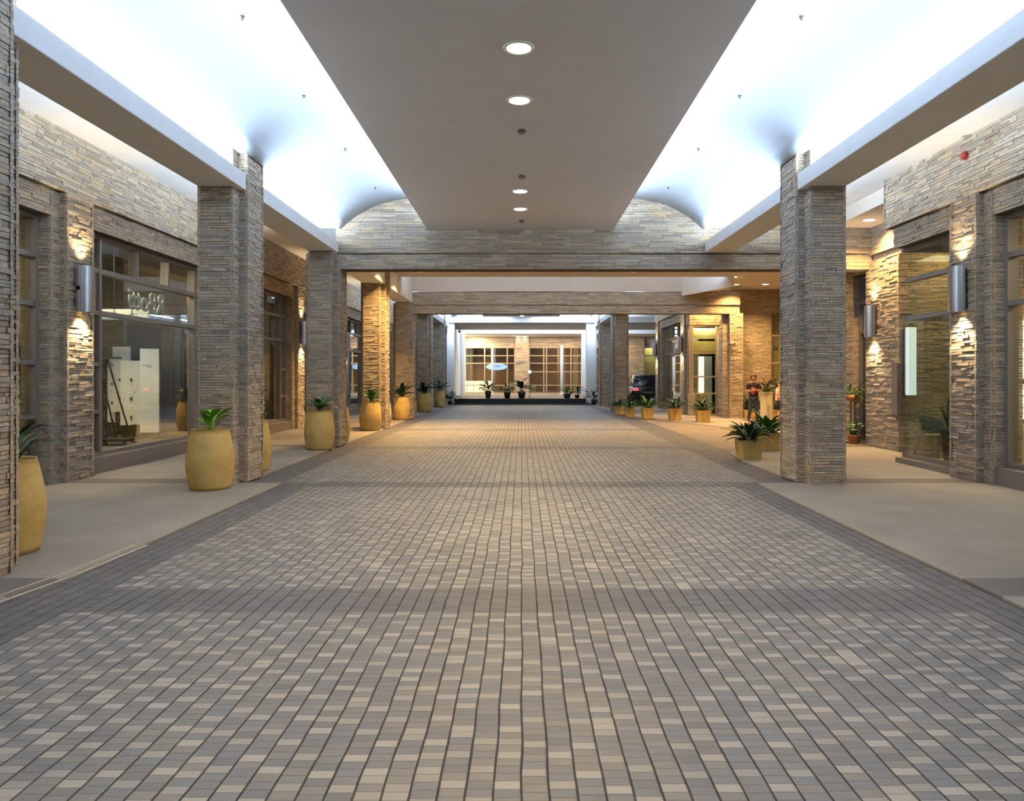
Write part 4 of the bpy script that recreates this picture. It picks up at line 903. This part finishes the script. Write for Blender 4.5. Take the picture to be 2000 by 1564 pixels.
    ho = mb.build('hair', 'hair', e, True); sd = ho.modifiers.new('thick', 'SOLIDIFY'); sd.thickness = .012; sd.offset = -1
    def band(z0, z1, a, b_, mat, nm_):
        mb = MB()
        for z in (z0, (z0 + z1) / 2, z1):
            for q in range(24): mb.v.append((a * math.cos(q * math.pi / 12), b_ * math.sin(q * math.pi / 12), z))
        for r_ in range(2):
            for q in range(24): mb.f.append((r_ * 24 + q, r_ * 24 + (q + 1) % 24, (r_ + 1) * 24 + (q + 1) % 24, (r_ + 1) * 24 + q)); mb.mi.append(0)
        mb.f += [tuple(range(23, -1, -1)), tuple(range(48, 72))]; mb.mi += [0, 0]; mb.build(nm_, mat, e, True, bevel=.01)
    band(.97, 1.16, .158, .118, top, 'shirt_hem'); band(.80, .985, .166, .112, bottom, 'waistband')
    for sx in (-1, 1):
        MB().lathe([(.001, -.009), (.009, 0), (.001, .009)], 8, c=(sx * .028, -.094, 1.605)).build('eye', 'hair', e)
        MB().box(sx * .074, sx * .084, -.01, .02, 1.57, 1.62).build('ear', skinm, e, bevel=.004)
        fx = .12 if sx > 0 else -.18; MB().box(fx - .042, fx + .042, -.17, .055, 0, .035).box(fx - .04, fx + .04, -.12, -.03, .035, .06).build('sandal', 'shoe_red', e, bevel=.012)
    mb = MB(); mb.v += [(-.012, -.095, 1.575), (.012, -.095, 1.575), (0, -.122, 1.572), (0, -.098, 1.612)]; mb.f += [(0, 1, 2), (0, 2, 3), (1, 3, 2)]; mb.mi += [0] * 3; mb.build('nose', skinm, e)
    MB().box(-.022, .022, -.098, -.09, 1.545, 1.553).build('mouth', 'petal_red', e, bevel=.002)
    return e
person((7.86, 24.3, PAV), R(-18), 1.66, 'person in a black t-shirt with pink print and jeans, arms folded', 'shirt_black', 'print_pink', 'jeans', 'skin')
person((8.63, 24.1, PAV), R(55), 1.42, 'person in a pale pink top and dark skirt half hidden by the large right pillar', 'pink_top', None, 'shirt_black', 'skin_light', arms='down', skirt=True)

# ------------------------------------------------------------------ dark car parked beyond the right facade, seen from behind
e = empty('car', (7.05, 40.5, PAV)); tag(e, 'dark blue-black car parked at the far right, seen from behind', 'car')
def loft(secs, mat, name, par, bevel=0):               # sections along y: (y, [(x, z) ...])
    mb = MB(); n = len(secs[0][1])
    for y, pts in secs: mb.v += [(x, y, z) for x, z in pts]
    for k in range(len(secs) - 1):
        for i in range(n): mb.f.append((k * n + i, k * n + (i + 1) % n, (k + 1) * n + (i + 1) % n, (k + 1) * n + i)); mb.mi.append(0)
    mb.f.append(tuple(reversed(range(n)))); mb.f.append(tuple((len(secs) - 1) * n + i for i in range(n))); mb.mi += [0, 0]
    return mb.build(name, mat, par, True, bevel=bevel)
def hexs(wd, z0, z1, t=.88, m=.5): zm = z0 + (z1 - z0) * m; return [(-wd * .94, z0), (wd * .94, z0), (wd, zm), (wd * t, z1), (-wd * t, z1), (-wd, zm)]
b = loft([(-.60, hexs(.80, .42, .95)), (-.50, hexs(.90, .30, 1.05)), (.4, hexs(.93, .26, 1.08)), (2.6, hexs(.93, .26, 1.05)), (3.6, hexs(.90, .28, .98)), (3.85, hexs(.78, .38, .80))], 'car_paint', 'body', e)
c_ = loft([(-.42, hexs(.80, 1.02, 1.10, .92)), (-.20, hexs(.82, 1.02, 1.62, .80, .2)), (.35, hexs(.83, 1.02, 1.72, .78, .2)), (1.6, hexs(.83, 1.02, 1.70, .78, .2)), (2.5, hexs(.80, 1.02, 1.10, .92))], 'car_paint', 'cabin', e)
mb = MB(); mb.quad((-.66, -.372, 1.16), (.66, -.372, 1.16), (.58, -.232, 1.56), (-.58, -.232, 1.56)); mb.build('rear_window', 'black_gloss', c_)
MB().box(-.80, .80, -.66, -.52, .38, .58).build('bumper', 'black_gloss', e, bevel=.03)
for sx in (-1, 1):
    MB().box(sx * .86, sx * .56, -.62, -.50, .84, .98).build('tail_lamp', 'tail_light', e, bevel=.02)
    MB().box(sx * .93, sx * 1.08, 1.9, 2.05, 1.02, 1.14).build('mirror', 'car_paint', e, bevel=.03)
    for y in (.25, 2.9):
        mb = MB(); mb.lathe([(.20, -.11), (.33, -.11), (.34, 0), (.33, .11), (.20, .11)], 24); wv = [(sx * .83 + z, y + x_, .34 + y_) for x_, y_, z in mb.v]; mb.v = wv; w_ = mb.build('wheel', 'tyre', e, True)
        mb = MB(); mb.lathe([(.001, -.10), (.2, -.10), (.2, .10), (.001, .10)], 16, cap=False); mb.v = [(sx * .83 + z, y + x_, .34 + y_) for x_, y_, z in mb.v]; mb.build('hub', 'steel', w_)
MB().box(-.26, .26, -.63, -.60, .68, .79).build('number_plate', 'steel', e)
MB().box(-.75, .75, -.605, -.59, .99, 1.01).build('trim_strip', 'steel', e)
